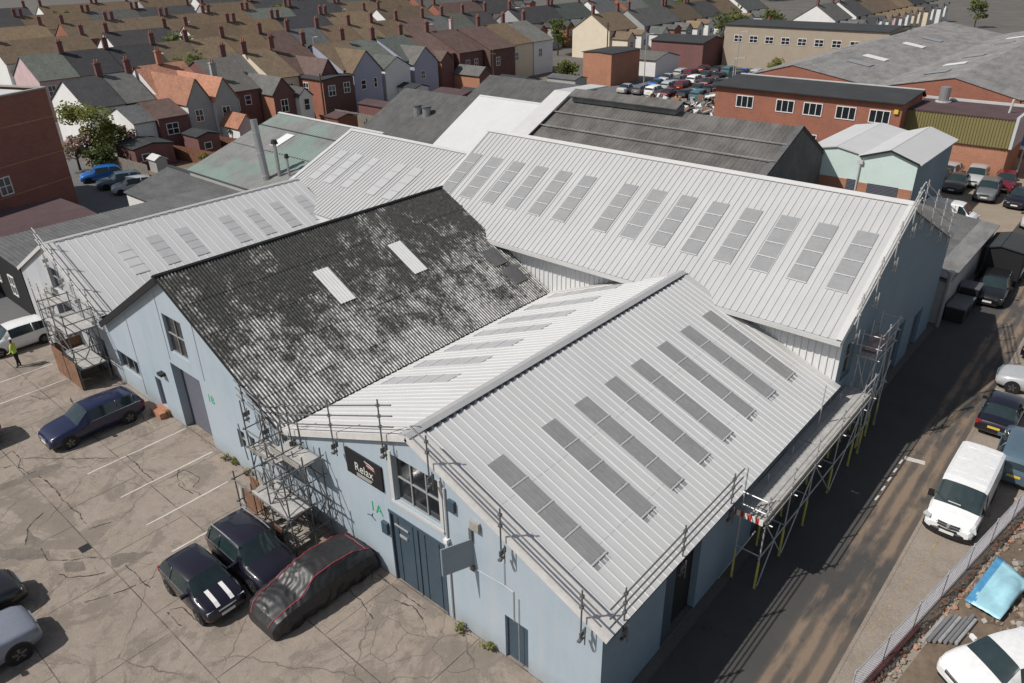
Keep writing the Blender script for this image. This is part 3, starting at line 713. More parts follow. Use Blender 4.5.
# mossy sheets
vBR = Vector((BX1 - BXR, 0, BZR - BZA)); lBR = vBR.length; vBR.normalize(); nB = Vector((0, 1, 0)).cross(vBR); nB = nB if nB.z > 0 else -nB
b = MB(); pitch = .155; seg = 8; ycols = [-.2 + pitch * k / seg for k in range(int((BY + .35) / pitch * seg))]
courses = [0, 1.9, 3.75, 5.6, 7.5, lBR + .1]
for ci, (c0, c1) in enumerate(zip(courses, courses[1:])):
    rows = []
    for tt, off in ((c0, .012), (c1 + .06, .03)):
        rows.append([Vector((BXR, y, BZA + .1)) + vBR * tt + nB * (.026 * math.sin(2 * math.pi * y / pitch) + off) for y in ycols])
    b.shared(rows)
b.build('roof_slope', M['asbestos'], B, smooth=True)
b = MB(); vBL = Vector((BX0 - BXR, 0, BZL - BZA)); lBL = vBL.length; vBL.normalize()
ribbed(b, (BXR, -.15, BZA + .1), (0, 1, 0), vBL, BY + .15, lBL, .155, .04); b.build('roof_slope', M['asb_grey'], B)
b = MB(); a = Vector((BXR, -.25, BZA + .2)); e = Vector((0, BY + .4, 0))
nBL = Vector((0, 1, 0)).cross(vBL); nBL = nBL if nBL.z > 0 else -nBL
b.prism([a, a + e, a + e + vBR * .12, a + vBR * .12], nB * -.05); b.prism([a, a + e, a + e + vBL * .3, a + vBL * .3], nBL * -.05); b.build('ridge_capping', M['black_fascia'], B)
b = MB(); a = Vector((BXR, -.2, BZA + .11)); b.prism([a, a + vBL * lBL, a + vBL * lBL - nBL * .3, a - nBL * .3], Vector((0, -.06, 0)))
b.prism([a, a + vBR * lBR, a + vBR * lBR - nB * .08, a - nB * .08], Vector((0, -.04, 0))); b.build('barge_board', M['black_fascia'], B)
for y in (6.05, 10.65):
    o = Vector((BXR, y, BZA + .1)) + vBR * 2.62
    bb = MB(); bb.obox(o + Vector((0, .43, 0)) + vBR * 1.1 + nB * .045, (0, .43, 0), vBR * 1.12, nB * .012)
    for q in range(5): bb.obox(o + Vector((0, .09 + q * .17, 0)) + vBR * 1.1 + nB * .06, (0, .03, 0), vBR * 1.12, nB * .012)
    bb.build('skylight', M['rooflight_white'], B)
for (y, t0) in ((15.2, 5.2), (15.35, 6.7)):
    o = Vector((BXR, y, BZA + .1)) + vBR * t0; bb = MB(); bb.obox(o + vBR * .55 + nB * .05 + Vector((0, .5, 0)), (0, .5, 0), vBR * .6, nB * .02); bb.build('patch_sheet', M['asb_grey'], B)
# valley gutter between the two front roofs
b = MB(); b.box(AX0 - .28, AX0 + .3, -.1, BY, AZL - .25, AZL - .03); tag(b.build('valley_gutter', M['concrete_block']), 'pale valley gutter between the mossy roof and the nearest white roof', 'gutter')

# --- left white-roofed warehouse
C = thing('warehouse', 'left gabled warehouse with white metal roof and grey front behind the small scaffold', 'warehouse', (-24, 0, 0))
CX0, CX1, CXR, CZL, CZR, CZA, CY = -30.31, -18.61, -24.32, 3.53, 3.67, 6.4, 16.51
topC = gable(CX0, CX1, CXR, CZL, CZR, CZA)
opC = [(-25.2, -23.5, 3.6, 5.05), (-25.6, -22.6, 0, 2.9), (-20.6, -19.4, 0, 2.1)]
b = MB(); wall(b, FY, [CX0, CXR, CX1], topC, opC, .3); b.build('front_wall', M['facade_grey'], C)
window(C, FY, *opC[0], .22, M['grey_frame'], M['glass'], 2, 2); roller_door(C, *opC[1], .25, M['shutter'], 'shutter'); roller_door(C, *opC[2], .2, M['door_blue'], 'door', ribs=False)
b = MB(); b.face([(CX0, 0, 0), (CX0, CY, 0), (CX0, CY, CZL), (CX0, 0, CZL)]); b.face([(CX0, CY, 0), (CX1, CY, 0), (CX1, CY, CZR), (CXR, CY, CZA), (CX0, CY, CZL)]); b.build('rear_wall', M['cladding'], C)
vCR = Vector((CX1 - CXR, 0, CZR - CZA)); lCR = vCR.length; vCR.normalize(); vCL = Vector((CX0 - CXR, 0, CZL - CZA)); lCL = vCL.length; vCL.normalize()
nC = Vector((0, 1, 0)).cross(vCR); nC = nC if nC.z > 0 else -nC; nCL = Vector((0, 1, 0)).cross(vCL); nCL = nCL if nCL.z > 0 else -nCL
b = MB(); ribbed(b, (CXR + .01, .4, CZA + .1), (0, 1, 0), vCR, CY - .4, lCR, .5, .022, .06, .03); b.build('roof_slope', M['white_roof_x'], C)
b = MB(); ribbed(b, (CXR - .01, .4, CZA + .1), (0, 1, 0), vCL, CY - .4, lCL + .15, .5, .022, .06, .03); b.build('roof_slope', M['white_roof_x'], C)
b = MB(); verge(b, (CXR, 0, CZA + .1), vCR, lCR, -.15, .42, .05, .2); b.build('verge_flashing', M['verge_flash'], C); b = MB(); verge(b, (CXR, 0, CZA + .1), vCL, lCL + .15, -.15, .42, .05, .2); b.build('verge_flashing', M['verge_flash'], C)
b = MB(); a = Vector((CXR, -.15, CZA + .17)); e = Vector((0, CY + .15, 0)); b.prism([a, a + e, a + e + vCR * .16, a + vCR * .16], nC * -.035); b.prism([a, a + e, a + e + vCL * .3, a + vCL * .3], nCL * -.035)
for k in range(int(CY / .5)): b.obox(a + Vector((0, .5 + k * .5, -.04)) + vCR * .19, (0, .17, 0), vCR * .025, nC * .015, 1)
b.build('ridge_capping', [M['flash'], M['ridge_grey']], C)
for y in (2.9, 4.78, 6.55, 9.4, 11.2, 13.05, 14.95):
    skylight(C, Vector((CXR, y, CZA + .1)) + vCR * 1.6, (0, 1, 0), vCR, .78, 2.6, 4, M['rooflight_faint'] if y > 3 else M['white_roof_x'], M['white_roof'], .03)
b = MB(); b.obox((-18.9, 14.0, 3.95), (.5, 0, -.2), (0, .06, 0), (0, 0, .16)); b.build('vent_upstand', M['asb_grey'], C)

# --- long white-roofed warehouse across the back
D = thing('warehouse', 'long tall warehouse with bright white ribbed roof and a blue gable facing the road', 'warehouse', (0, 17, 0))
DX0, DX1, DYE, DYR, DYB, DZE, DZR = -12.22, 13.03, 16.99, 23.24, 33.6, 6.16, 10.09; DZB = 5.78
DYE = 16.54
vDF = Vector((0, DYE - DYR, DZE - DZR)); lDF = vDF.length; vDF.normalize(); vDB = Vector((0, DYB - DYR, DZB - DZR)); lDB = vDB.length; vDB.normalize()
b = MB(); ribbed(b, (DX0, DYR - .02, DZR + .1), (1, 0, 0), vDF, DX1 - DX0 - .1, lDF + .2, .333, .032, .065, .04); b.build('roof_slope', M['white_roof'], D)
b = MB(); ribbed(b, (DX0, DYR + .02, DZR + .1), (1, 0, 0), vDB, DX1 - DX0 - .1, lDB + .2, .333, .045); b.build('roof_slope', M['white_roof'], D)
b = MB()    # front upstand, clad in vertical profiled sheet above the neighbouring roofs
Y0 = AY + .02
b.face([(DX0, Y0, 2.5), (DX1, Y0, 0), (DX1, Y0, DZE + .2), (DX0, Y0, DZE + .2)])
x = DX0 + .1
while x < DX1 - .15:
    b.box(x, x + .07, Y0 - .045, Y0 - .001, 3.0, DZE + .1); x += .3
b.build('front_cladding', M['cladding'], D)
topD = lambda u: DZE + (DZR - DZE) * (1 - (DYR - u) / (DYR - DYE)) if u < DYR else DZR + (DZB - DZR) * (u - DYR) / (DYB - DYR)
opD = [(17.6, 18.9, 3.6, 5.4), (25.0, 27.6, 0, 2.9), (29.5, 31.2, 0, 2.3), (19.5, 20.6, .0, 2.1)]
b = MB(); wall(b, SX(DX1), [Y0, DYR, DYB], topD, opD, .25); b.build('gable_wall', M['wall_blue'], D)
for o_ in opD[1:]: roller_door(D, *o_, .2, M['shutter'], 'door', pos=SX(DX1))
window(D, SX(DX1), *opD[0], .18, M['grey_frame'], M['glass'], 2, 2)
b = MB(); b.face([(DX0, Y0, 0), (DX0, DYB, 0), (DX0, DYB, DZB), (DX0, DYR, DZR), (DX0, Y0, DZE)]); b.face([(DX0, DYB, 0), (DX1, DYB, 0), (DX1, DYB, DZB), (DX0, DYB, DZB)]); b.build('rear_wall', M['cladding'], D)
b = MB()
for vv, s_ in ((vDF, lDF), (vDB, lDB)):
    n_ = Vector((1, 0, 0)).cross(vv); n_ = n_ if n_.z > 0 else -n_
    for x0, x1 in ((DX1 - .14, DX1 + .12), (DX0 - .12, DX0 + .1)):
        b = MB(); a = Vector((x0, DYR, DZR + .1)) + n_ * .06; e = Vector((x1 - x0, 0, 0)); b.prism([a, a + e, a + e + vv * (s_ + .2), a + vv * (s_ + .2)], n_ * -.03)
        if x1 > 0:
            a = Vector((DX1 + .09, DYR, DZR + .1)) + n_ * .03; b.prism([a, a + vv * (s_ + .2), a + vv * (s_ + .2) - n_ * .28, a - n_ * .28], Vector((.03, 0, 0)))
        b.build('verge_flashing', M['flash'], D)
b = MB()
for vv in (vDF, vDB):
    n_ = Vector((1, 0, 0)).cross(vv); n_ = n_ if n_.z > 0 else -n_; a = Vector((DX0 - .1, DYR, DZR + .2)); e = Vector((DX1 - DX0 + .2, 0, 0)); b.prism([a, a + e, a + e + vv * .26, a + vv * .26], n_ * -.035)
b.build('ridge_capping', M['flash'], D)
b = MB(); b.box(DX0, DX1 + .1, DYE - .28, DYE - .12, DZE - .22, DZE - .04); b.box(DX0, DX1, DYE - .1, Y0 - .003, DZE - .3, DZE - .2, 1); b.build('gutter', [M['flash'], M['black_fascia']], D)
for x in (-12.05, -10.3, -8.58, -6.83, -5.1, -3.4, -.72, 1.03, 2.76, 4.5, 6.22, 8.02, 9.77, 11.5):
    n_ = 4; skylight(D, Vector((x, DYR, DZR + .1)) + vDF * 2.1, (1, 0, 0), vDF, .88, 3.5, n_, M['rooflight_pale'], M['white_roof'], .045)
b = MB(); nD = Vector((1, 0, 0)).cross(vDF); nD = nD if nD.z > 0 else -nD
for t_ in (3.0, 5.9): b.obox(Vector(((DX0 + DX1) / 2, DYR, DZR + .1)) + vDF * t_ + nD * .002, ((DX1 - DX0) / 2 - .4, 0, 0), vDF * .012, nD * .006)
b.build('lap_joint', M['ridge_grey'], D)
b = MB(); b.tube((2.6, Y0 - .1, 5.55), (2.6, Y0 - .5, 5.55), .13, 10); b.build('vent_cowl', M['black_plastic'], D)

# --- left rear white-roofed warehouse
E_ = thing('warehouse', 'white metal roofed warehouse behind the left gable with the flue shadow across its roof', 'warehouse', (-20, 17, 0))
EX0, EX1, EYE, EYR, EYB, EZE, EZR = -26.4, -12.35, 15.2, 23.2, 29, 4.97, 8.45
vEF = Vector((0, EYE - EYR, EZE - EZR)); lEF = vEF.length; vEF.normalize(); vEB = Vector((0, EYB - EYR, EZE - EZR)); lEB = vEB.length; vEB.normalize()
b = MB(); ribbed(b, (EX0, EYR, EZR), (1, 0, 0), vEF, EX1 - EX0, lEF, .333, .04); b.build('roof_slope', M['white_roof'], E_)
b = MB(); ribbed(b, (EX0, EYR + .01, EZR), (1, 0, 0), vEB, EX1 - EX0, lEB, .333, .04); b.build('roof_slope', M['white_roof'], E_)
b = MB()
for vv, s_ in ((vEF, lEF), (vEB, lEB)):
    n_ = Vector((1, 0, 0)).cross(vv); n_ = n_ if n_.z > 0 else -n_
    a = Vector((EX0 - .15, EYR, EZR)) + n_ * .06; e = Vector((.35, 0, 0)); b.prism([a, a + e, a + e + vv * s_, a + vv * s_], n_ * -.03)
    a = Vector((EX0 - .15, EYR, EZR + .09)); e = Vector((EX1 - EX0, 0, 0)); b.prism([a, a + e, a + e + vv * .24, a + vv * .24], n_ * -.035)
b.build('ridge_capping', M['flash'], E_)
b = MB(); b.face([(EX0, EYE, 0), (EX0, EYB, 0), (EX0, EYB, EZE), (EX0, EYR, EZR - .06), (EX0, EYE, EZE)]); b.face([(EX0, EYE, 0), (EX1, EYE, 0), (EX1, EYE, EZE - .05), (EX0, EYE, EZE - .05)]); b.face([(EX0, EYB, 0), (EX1, EYB, 0), (EX1, EYB, EZE - .05), (EX0, EYB, EZE - .05)]); b.build('wall', M['cladding'], E_)
for x in (-25.0, -23.3, -21.45, -18.7, -17.0):
    skylight(E_, Vector((x, EYR, EZR)) + vEF * 2.4, (1, 0, 0), vEF, .85, 3.4, 4, M['rooflight_faint'], M['white_roof'], .05)

# ------------------------------------------------------------------ vehicles
# every car is a loft of cross-sections along its length; +y is forward in the car's own frame
CAR = {
 # y, z bottom, z belt, z top, half width sill, half width belt, half width top   (unit length/width/height, scaled later)
 'hatch': [(-.5, .26, .50, .52, .78, .80, .70), (-.485, .20, .60, .63, .92, .93, .84), (-.44, .16, .64, .80, .97, .96, .74), (-.36, .13, .645, .955, 1, .97, .72), (-.20, .12, .64, .99, 1, .98, .73),
           (-.02, .12, .63, 1.0, 1, .99, .74), (.12, .12, .62, .975, 1, .99, .73), (.25, .12, .61, .66, 1, .98, .86), (.33, .13, .59, .62, .99, .96, .84), (.42, .15, .54, .565, .96, .92, .78), (.475, .17, .47, .49, .88, .84, .68), (.5, .22, .38, .40, .74, .70, .56)],
 'estate': [(-.5, .26, .50, .52, .80, .80, .70), (-.488, .20, .60, .63, .92, .93, .84), (-.46, .16, .64, .80, .97, .96, .74), (-.40, .13, .645, .94, 1, .97, .71), (-.22, .12, .64, .985, 1, .98, .72),
           (-.04, .12, .63, 1.0, 1, .99, .73), (.07, .12, .62, .975, 1, .99, .72), (.205, .12, .61, .655, 1, .98, .86), (.30, .13, .59, .625, .99, .96, .84), (.41, .15, .54, .57, .96, .92, .78), (.475, .17, .47, .49, .88, .84, .68), (.5, .22, .38, .40, .74, .70, .56)],
 'saloon': [(-.5, .28, .52, .54, .80, .80, .70), (-.485, .20, .61, .635, .92, .93, .82), (-.40, .16, .63, .66, .97, .96, .82), (-.33, .13, .635, .68, 1, .97, .82), (-.20, .12, .63, .95, 1, .98, .70),
           (-.05, .12, .625, 1.0, 1, .99, .72), (.05, .12, .62, .98, 1, .99, .71), (.19, .12, .61, .65, 1, .98, .86), (.30, .13, .59, .62, .99, .96, .84), (.41, .15, .54, .57, .96, .92, .78), (.475, .17, .47, .49, .88, .84, .68), (.5, .22, .38, .40, .74, .70, .56)],
 'suv': [(-.5, .28, .54, .56, .82, .84, .76), (-.49, .22, .62, .66, .94, .94, .84), (-.465, .18, .65, .84, .98, .97, .77), (-.41, .16, .655, .955, 1, .98, .75), (-.22, .15, .65, .99, 1, .99, .76),
           (-.04, .15, .64, 1.0, 1, .99, .77), (.09, .15, .635, .98, 1, .99, .76), (.22, .15, .63, .68, 1, .99, .88), (.31, .16, .62, .66, .99, .97, .87), (.42, .18, .585, .615, .97, .94, .82), (.48, .2, .52, .55, .9, .87, .74), (.5, .24, .42, .45, .78, .76, .64)],
}
GLASS = {'hatch': (2, 7), 'estate': (2, 7), 'saloon': (3, 7), 'suv': (2, 7)}
def ring(st, L, W, H):
    y, zb, zl, zt, ws, wl, wt = st; y *= L; hw = W / 2; zb *= H; zl *= H; zt *= H
    zm = zb + (zl - zb) * .55
    p = [(0, zb), (ws * hw * .85, zb), (ws * hw, zb + (zl - zb) * .18), (max(ws, wl) * hw * 1.01, zm), (wl * hw, zl), (wt * hw, zt - (zt - zl) * .08), (wt * hw * .86, zt + .0), (wt * hw * .5, zt + .012 * H), (0, zt + .018 * H)]
    return [Vector((x, y, z)) for x, z in p]

def wheel(parent, x, y, r, side, wd=.2, simple=False, T=None):
    b = MB(); b.tube(T((x - wd / 2, y, r)), T((x + wd / 2, y, r)), r, 18); w = b.build('wheel', M['rubber'], parent, False)
    if not simple:
        f = MB(); e = x + side * (wd / 2 + .012); f.tube(T((x, y, r)), T((e, y, r)), r * .66, 14)
        for k in range(5):
            a = 2 * math.pi * k / 5 + .3
            f.obox(T((e, y + math.cos(a) * r * .38, r + math.sin(a) * r * .38)), T((.012, 0, 0), 0), T((0, math.cos(a) * r * .24, math.sin(a) * r * .24), 0), T((0, -math.sin(a) * .035, math.cos(a) * .035), 0), 1)
        f.build('rim', [M['black_plastic'], M['rim']], w)

def car(kind, name, label, loc, rot, L, W, H, body, cat='car', group=None, stripes=None, rails=None, detail=True, roofm=None, cladding=False):
    root = thing(name, label, cat, loc, group); st = CAR[kind]; g0, g1 = GLASS[kind]
    cr, sr = math.cos(rot), math.sin(rot); O = Vector(loc)
    def T(p, w_=1):
        p = Vector(p); q = Vector((p.x * cr - p.y * sr, p.x * sr + p.y * cr, p.z)); return q + O * w_
    rs = [ring(s, L, W, H) for s in st]
    # refine along the length so the loft reads as curved
    fine = []; idx = []
    for i in range(len(rs) - 1):
        n_ = 2 if detail else 1
        for k in range(n_): fine.append([a.lerp(c, k / n_) for a, c in zip(rs[i], rs[i + 1])]); idx.append(i)
    fine.append(rs[-1])
    B_, W_, RW, RF = MB(), MB(), MB(), MB(); SGs = {1: MB(), -1: MB()}
    vid = {}
    def quad(mb, a, b_, c, d):
        ids = []
        for p in (a, b_, c, d):
            key = (id(mb), round(p.x, 4), round(p.y, 4), round(p.z, 4))
            if key not in vid: vid[key] = len(mb.v); mb.v.append(tuple(T(p)))
            ids.append(vid[key])
        if len(set(ids)) > 2:
            u_ = []
            for q in ids:
                if q not in u_: u_.append(q)
            mb.f.append(tuple(u_)); mb.m.append(0)
    for i in range(len(fine) - 1):
        k = idx[i]
        for s in (1, -1):
            a = [Vector((p.x * s, p.y, p.z)) for p in fine[i]]; c = [Vector((p.x * s, p.y, p.z)) for p in fine[i + 1]]
            for j in range(8):
                tgt = B_
                if g0 <= k < g1 and j == 4: tgt = SGs[s]
                if k == g1 - 1 and j >= 5: tgt = W_
                if k == g1 - 1 and j == 4: tgt = B_
                if kind == 'saloon' and k == 3 and j >= 5: tgt = RW
                if kind != 'saloon' and k == 1 and j >= 5: tgt = RW
                if roofm and g0 <= k < g1 - 1 and j >= 5: tgt = RF
                q = (a[j], a[j + 1], c[j + 1], c[j]) if s < 0 else (a[j], c[j], c[j + 1], a[j + 1])
                quad(tgt, *q)
    for e, flip in ((fine[0], 0), (fine[-1], 1)):
        pts = [T(p) for p in e] + [T((-p.x, p.y, p.z)) for p in reversed(e[1:-1])]
        B_.face(pts if not flip else pts[::-1])
    # door pillars over the side glass
    for k in range(g0 + 1, g1 - 1):
        if k % 2 == 0 or kind in ('estate', 'suv') and k == g0 + 1:
            for s in (1, -1):
                p, q = rs[k][4], rs[k][5]
                B_.tube(T((p.x * s, p.y, p.z)), T((q.x * s, q.y, q.z)), .028, 5)
    def arch(y):
        for s in (1, -1):
            B_.tube(T((s * (W / 2 - .10), y, rw)), T((s * (W / 2 + .012), y, rw)), rw * 1.17, 18, 1)
    rw = .185 * L / 2.6 if kind != 'suv' else .36
    rw = max(.29, min(.37, rw)); yf, yr = .315 * L, -.30 * L
    arch(yf); arch(yr)
    if cladding:
        for s in (1, -1): B_.obox(T((s * (W / 2 - .005), 0, H * .21)), T((.012, 0, 0), 0), T((0, L * .3, 0), 0), (0, 0, .07), 1)
    bo = B_.build('body', [body, M['black_plastic']], root, True)
    bo.data.polygons.foreach_set('use_smooth', [m_ == 0 for m_ in B_.m])
    W_.build('windscreen', M['blueglass'], root, True); SGs[1].build('side_window', M['blueglass'], root, True); SGs[-1].build('side_window', M['blueglass'], root, True); RW.build('rear_window', M['blueglass'], root, True)
    if roofm: RF.build('roof_panel', roofm, root, True)
    for s in (1, -1):
        for y in (yf, yr): wheel(root, s * (W / 2 - .08), y, rw, s, .2, not detail, T)
    zf = st[-2][2] * H; zr = st[1][2] * H
    if detail:
        for s in (1, -1):
            b = MB(); b.path([T((s * r_[4].x * 1.012, r_[4].y, r_[4].z + .012)) for r_ in rs[g0:g1]], .012, 5); b.build('window_trim', M['chrome'], root)
    for s in (1, -1):
        b = MB(); b.obox(T((s * W * .345, L * .462, zf * .93)), T((W * .085, 0, 0), 0), T((0, .05, 0), 0), (0, 0, .07)); b.build('headlight', M['lamp_glass'], root)
        b = MB(); b.obox(T((s * W * .415, -L * .487, zr * .9)), T((W * .065, 0, 0), 0), T((0, .04, 0), 0), (0, 0, .1)); b.build('tail_light', M['red_lamp'], root)
        b = MB(); p = rs[g1 - 1][4]; b.obox(T((s * (W / 2 + .09), p.y - .1 + .18, p.z + .06)), T((.1, 0, 0), 0), T((0, .05, 0), 0), (0, 0, .065)); b.build('door_mirror', body if detail else M['black_plastic'], root)
    b = MB(); b.obox(T((0, L * .5 + .005, zf * .62)), T((.25, 0, 0), 0), T((0, .01, 0), 0), (0, 0, .055)); b.build('number_plate', M['plate_w'], root)
    b = MB(); b.obox(T((0, -L * .5 - .005, zr * .75)), T((.25, 0, 0), 0), T((0, .01, 0), 0), (0, 0, .055)); b.build('number_plate', M['plate_y'], root)
    b = MB(); b.obox(T((0, L * .493, zf * .86)), T((W * .21, 0, 0), 0), T((0, .03, 0), 0), (0, 0, .055)); b.obox(T((0, L * .49, zf * .42)), T((W * .33, 0, 0), 0), T((0, .035, 0), 0), (0, 0, .07)); b.build('grille', M['black_plastic'], root)
    if detail:
        b = MB(); b.obox(T((0, L * .501, zf * .93)), T((W * .2, 0, 0), 0), T((0, .022, 0), 0), (0, 0, .012)); b.build('grille_bar', M['chrome'], root)
    if stripes:
        for s in (1, -1):
            rows = []
            for k in range(g1, len(rs) - 1):
                r_ = rs[k]; zz = lambda x: r_[8].z + (r_[7].z - r_[8].z) * (x / r_[7].x) if x < r_[7].x else r_[7].z
                rows.append([T((s * .19, r_[7].y, zz(.19) + .012)), T((s * .34, r_[7].y, zz(.34) + .012))])
            b = MB(); b.shared(rows); b.build('bonnet_stripe', stripes, root)
    if rails:
        for s in (1, -1):
            pts = [T((s * r_[5].x * .97, r_[5].y, r_[6].z + .055)) for r_ in rs[g0 + 1:g1]]
            b = MB(); b.path(pts, .022, 5)
            for p in (pts[0], pts[-1]): b.tube(p, p - Vector((0, 0, .08)), .022, 5)
            b.build('roof_rail', rails, root)
    return root

P_ = {}
for nm, c in dict(navy=(.007, .010, .045), black=(.01, .01, .011), plum=(.008, .007, .016), white=(.78, .78, .77), silver=(.42, .43, .44), grey=(.13, .135, .14), blue=(.01, .13, .45), bluegrey=(.085, .13, .17), red=(.13, .012, .02),
                  darkgrey=(.05, .052, .055), teal=(.06, .15, .18), slate=(.20, .215, .26)).items(): P_[nm] = paint(nm + '_car_paint', c)

car('estate', 'parked_car', 'dark blue estate car parked nose out beside the low brick step', (-14.75, -2.95, 0), math.pi, 4.5, 1.74, 1.47, P_['navy'])
car('hatch', 'parked_car', 'small dark hatchback with two white stripes on its bonnet', (-.68, -4.98, 0), -math.pi / 2, 3.4, 1.62, 1.4, P_['plum'], stripes=M['render_white'])
car('suv', 'parked_car', 'tall dark suv with silver roof rails parked beside the striped hatchback', (-.42, -3.05, 0), -math.pi / 2, 3.8, 1.74, 1.68, P_['plum'], rails=M['chrome'], cladding=True)
car('hatch', 'parked_car', 'white hatchback parked behind the person in the yellow jacket', (-27.3, -2.1, 0), math.pi, 3.9, 1.7, 1.47, P_['white'])
car('estate', 'parked_car', 'black car cut off at the bottom left corner of the yard', (-5.85, -11.35, 0), 0, 4.3, 1.75, 1.65, P_['black'])
car('suv', 'parked_car', 'pale slate grey car in the bottom left corner of the yard', (-3.5, -11.75, 0), 0, 4.4, 1.8, 1.55, P_['slate'])
car('estate', 'parked_car', 'grey car tail just showing at the left edge of the yard', (-17.75, -8.3, 0), math.pi, 4.3, 1.75, 1.75, P_['grey'])
car('saloon', 'parked_car', 'dark car with red tail lamps parked in front of the white van', (18.5, 25.2, 0.1), 0, 3.9, 1.55, 1.25, P_['plum'])
car('estate', 'parked_car', 'blue grey car parked on the pavement close behind the white van', (19.85, 21.85, .09), .03, 4.3, 1.75, 1.5, P_['bluegrey'])
car('saloon', 'parked_car', 'silver car standing across the pavement at the right edge', (19.65, 29.3, .1), math.pi / 2 + .08, 4.3, 1.75, 1.4, P_['silver'])
car('hatch', 'parked_car', 'dark purple car behind the silver car at the right edge', (19.9, 33.2, .1), math.pi / 2, 3.9, 1.7, 1.45, P_['plum'])
car('hatch', 'parked_car', 'white hatchback with a red tail lamp in the bottom right corner', (21.75, 9.15, .12), math.pi * .80, 3.9, 1.72, 1.5, P_['white'])
car('hatch', 'parked_car', 'bright blue car in the small tarmac car park', (-61.2, 17.2, 0), 1.62 + math.pi * .5 - .35, 4.0, 1.75, 1.45, P_['blue'], detail=False)
car('estate', 'parked_car', 'dark teal estate car beside the bright blue car', (-57.2, 17.3, 0), 1.62 + math.pi * .5 - .35, 4.3, 1.75, 1.45, P_['bluegrey'], detail=False)
car('hatch', 'parked_car', 'silver car half hidden beside the dark teal estate', (-54.3, 17.3, 0), 1.62 + math.pi * .5 - .35, 3.9, 1.7, 1.45, P_['silver'], detail=False)
lot = [('hatch', 15.0, 69.0, 'grey', 'grey hatchback at the right frame edge in the back row'), ('saloon', 17.2, 64.6, 'red', 'dark red saloon just outside the front row at the right edge'), ('saloon', 3.4, 66.0, 'darkgrey', 'dark saloon hidden behind the blue shed wall'), ('hatch', 14.4, 58.6, 'silver', 'silver hatchback parked alone at the right edge of the dusty lot'), ('saloon', 7.0, 65.6, 'darkgrey', 'dark grey saloon, left one of the front row in the dusty lot'), ('suv', 9.75, 64.3, 'grey', 'grey suv facing out in the front row of the dusty lot'), ('saloon', 12.4, 63.8, 'plum', 'purple car next to the grey suv in the dusty lot'),
       ('hatch', 5.4, 68.8, 'silver', 'pale car close beside the blue shed wall in the dusty lot'), ('suv', 7.9, 68.4, 'silver', 'silver car in the back row of the dusty lot'), ('estate', 10.3, 68.6, 'red', 'dark red car in the back row of the dusty lot'), ('hatch', 12.9, 68.4, 'plum', 'dark car at the right end of the back row by the blue sign'), ('hatch', 14.6, 64.2, 'white', 'white car at the right frame edge of the dusty lot'), ('saloon', 5.3, 66.6, 'plum', 'purple car nosing out behind the blue shed corner'),
       ('estate', 14.9, 41.0, 'black', 'black car parked in the shade by the lean-to sheds'), ('hatch', 15.1, 46.5, 'silver', 'silver car parked beyond the lean-to sheds')]
for kd, x, y, c, lb in lot:
    car(kd, 'parked_car', lb, (x, y, 0), math.pi + random.uniform(-.12, .12), 4.2, 1.75, 1.45 if kd != 'suv' else 1.65, P_[c], detail=False, group='cars in the dusty lot')

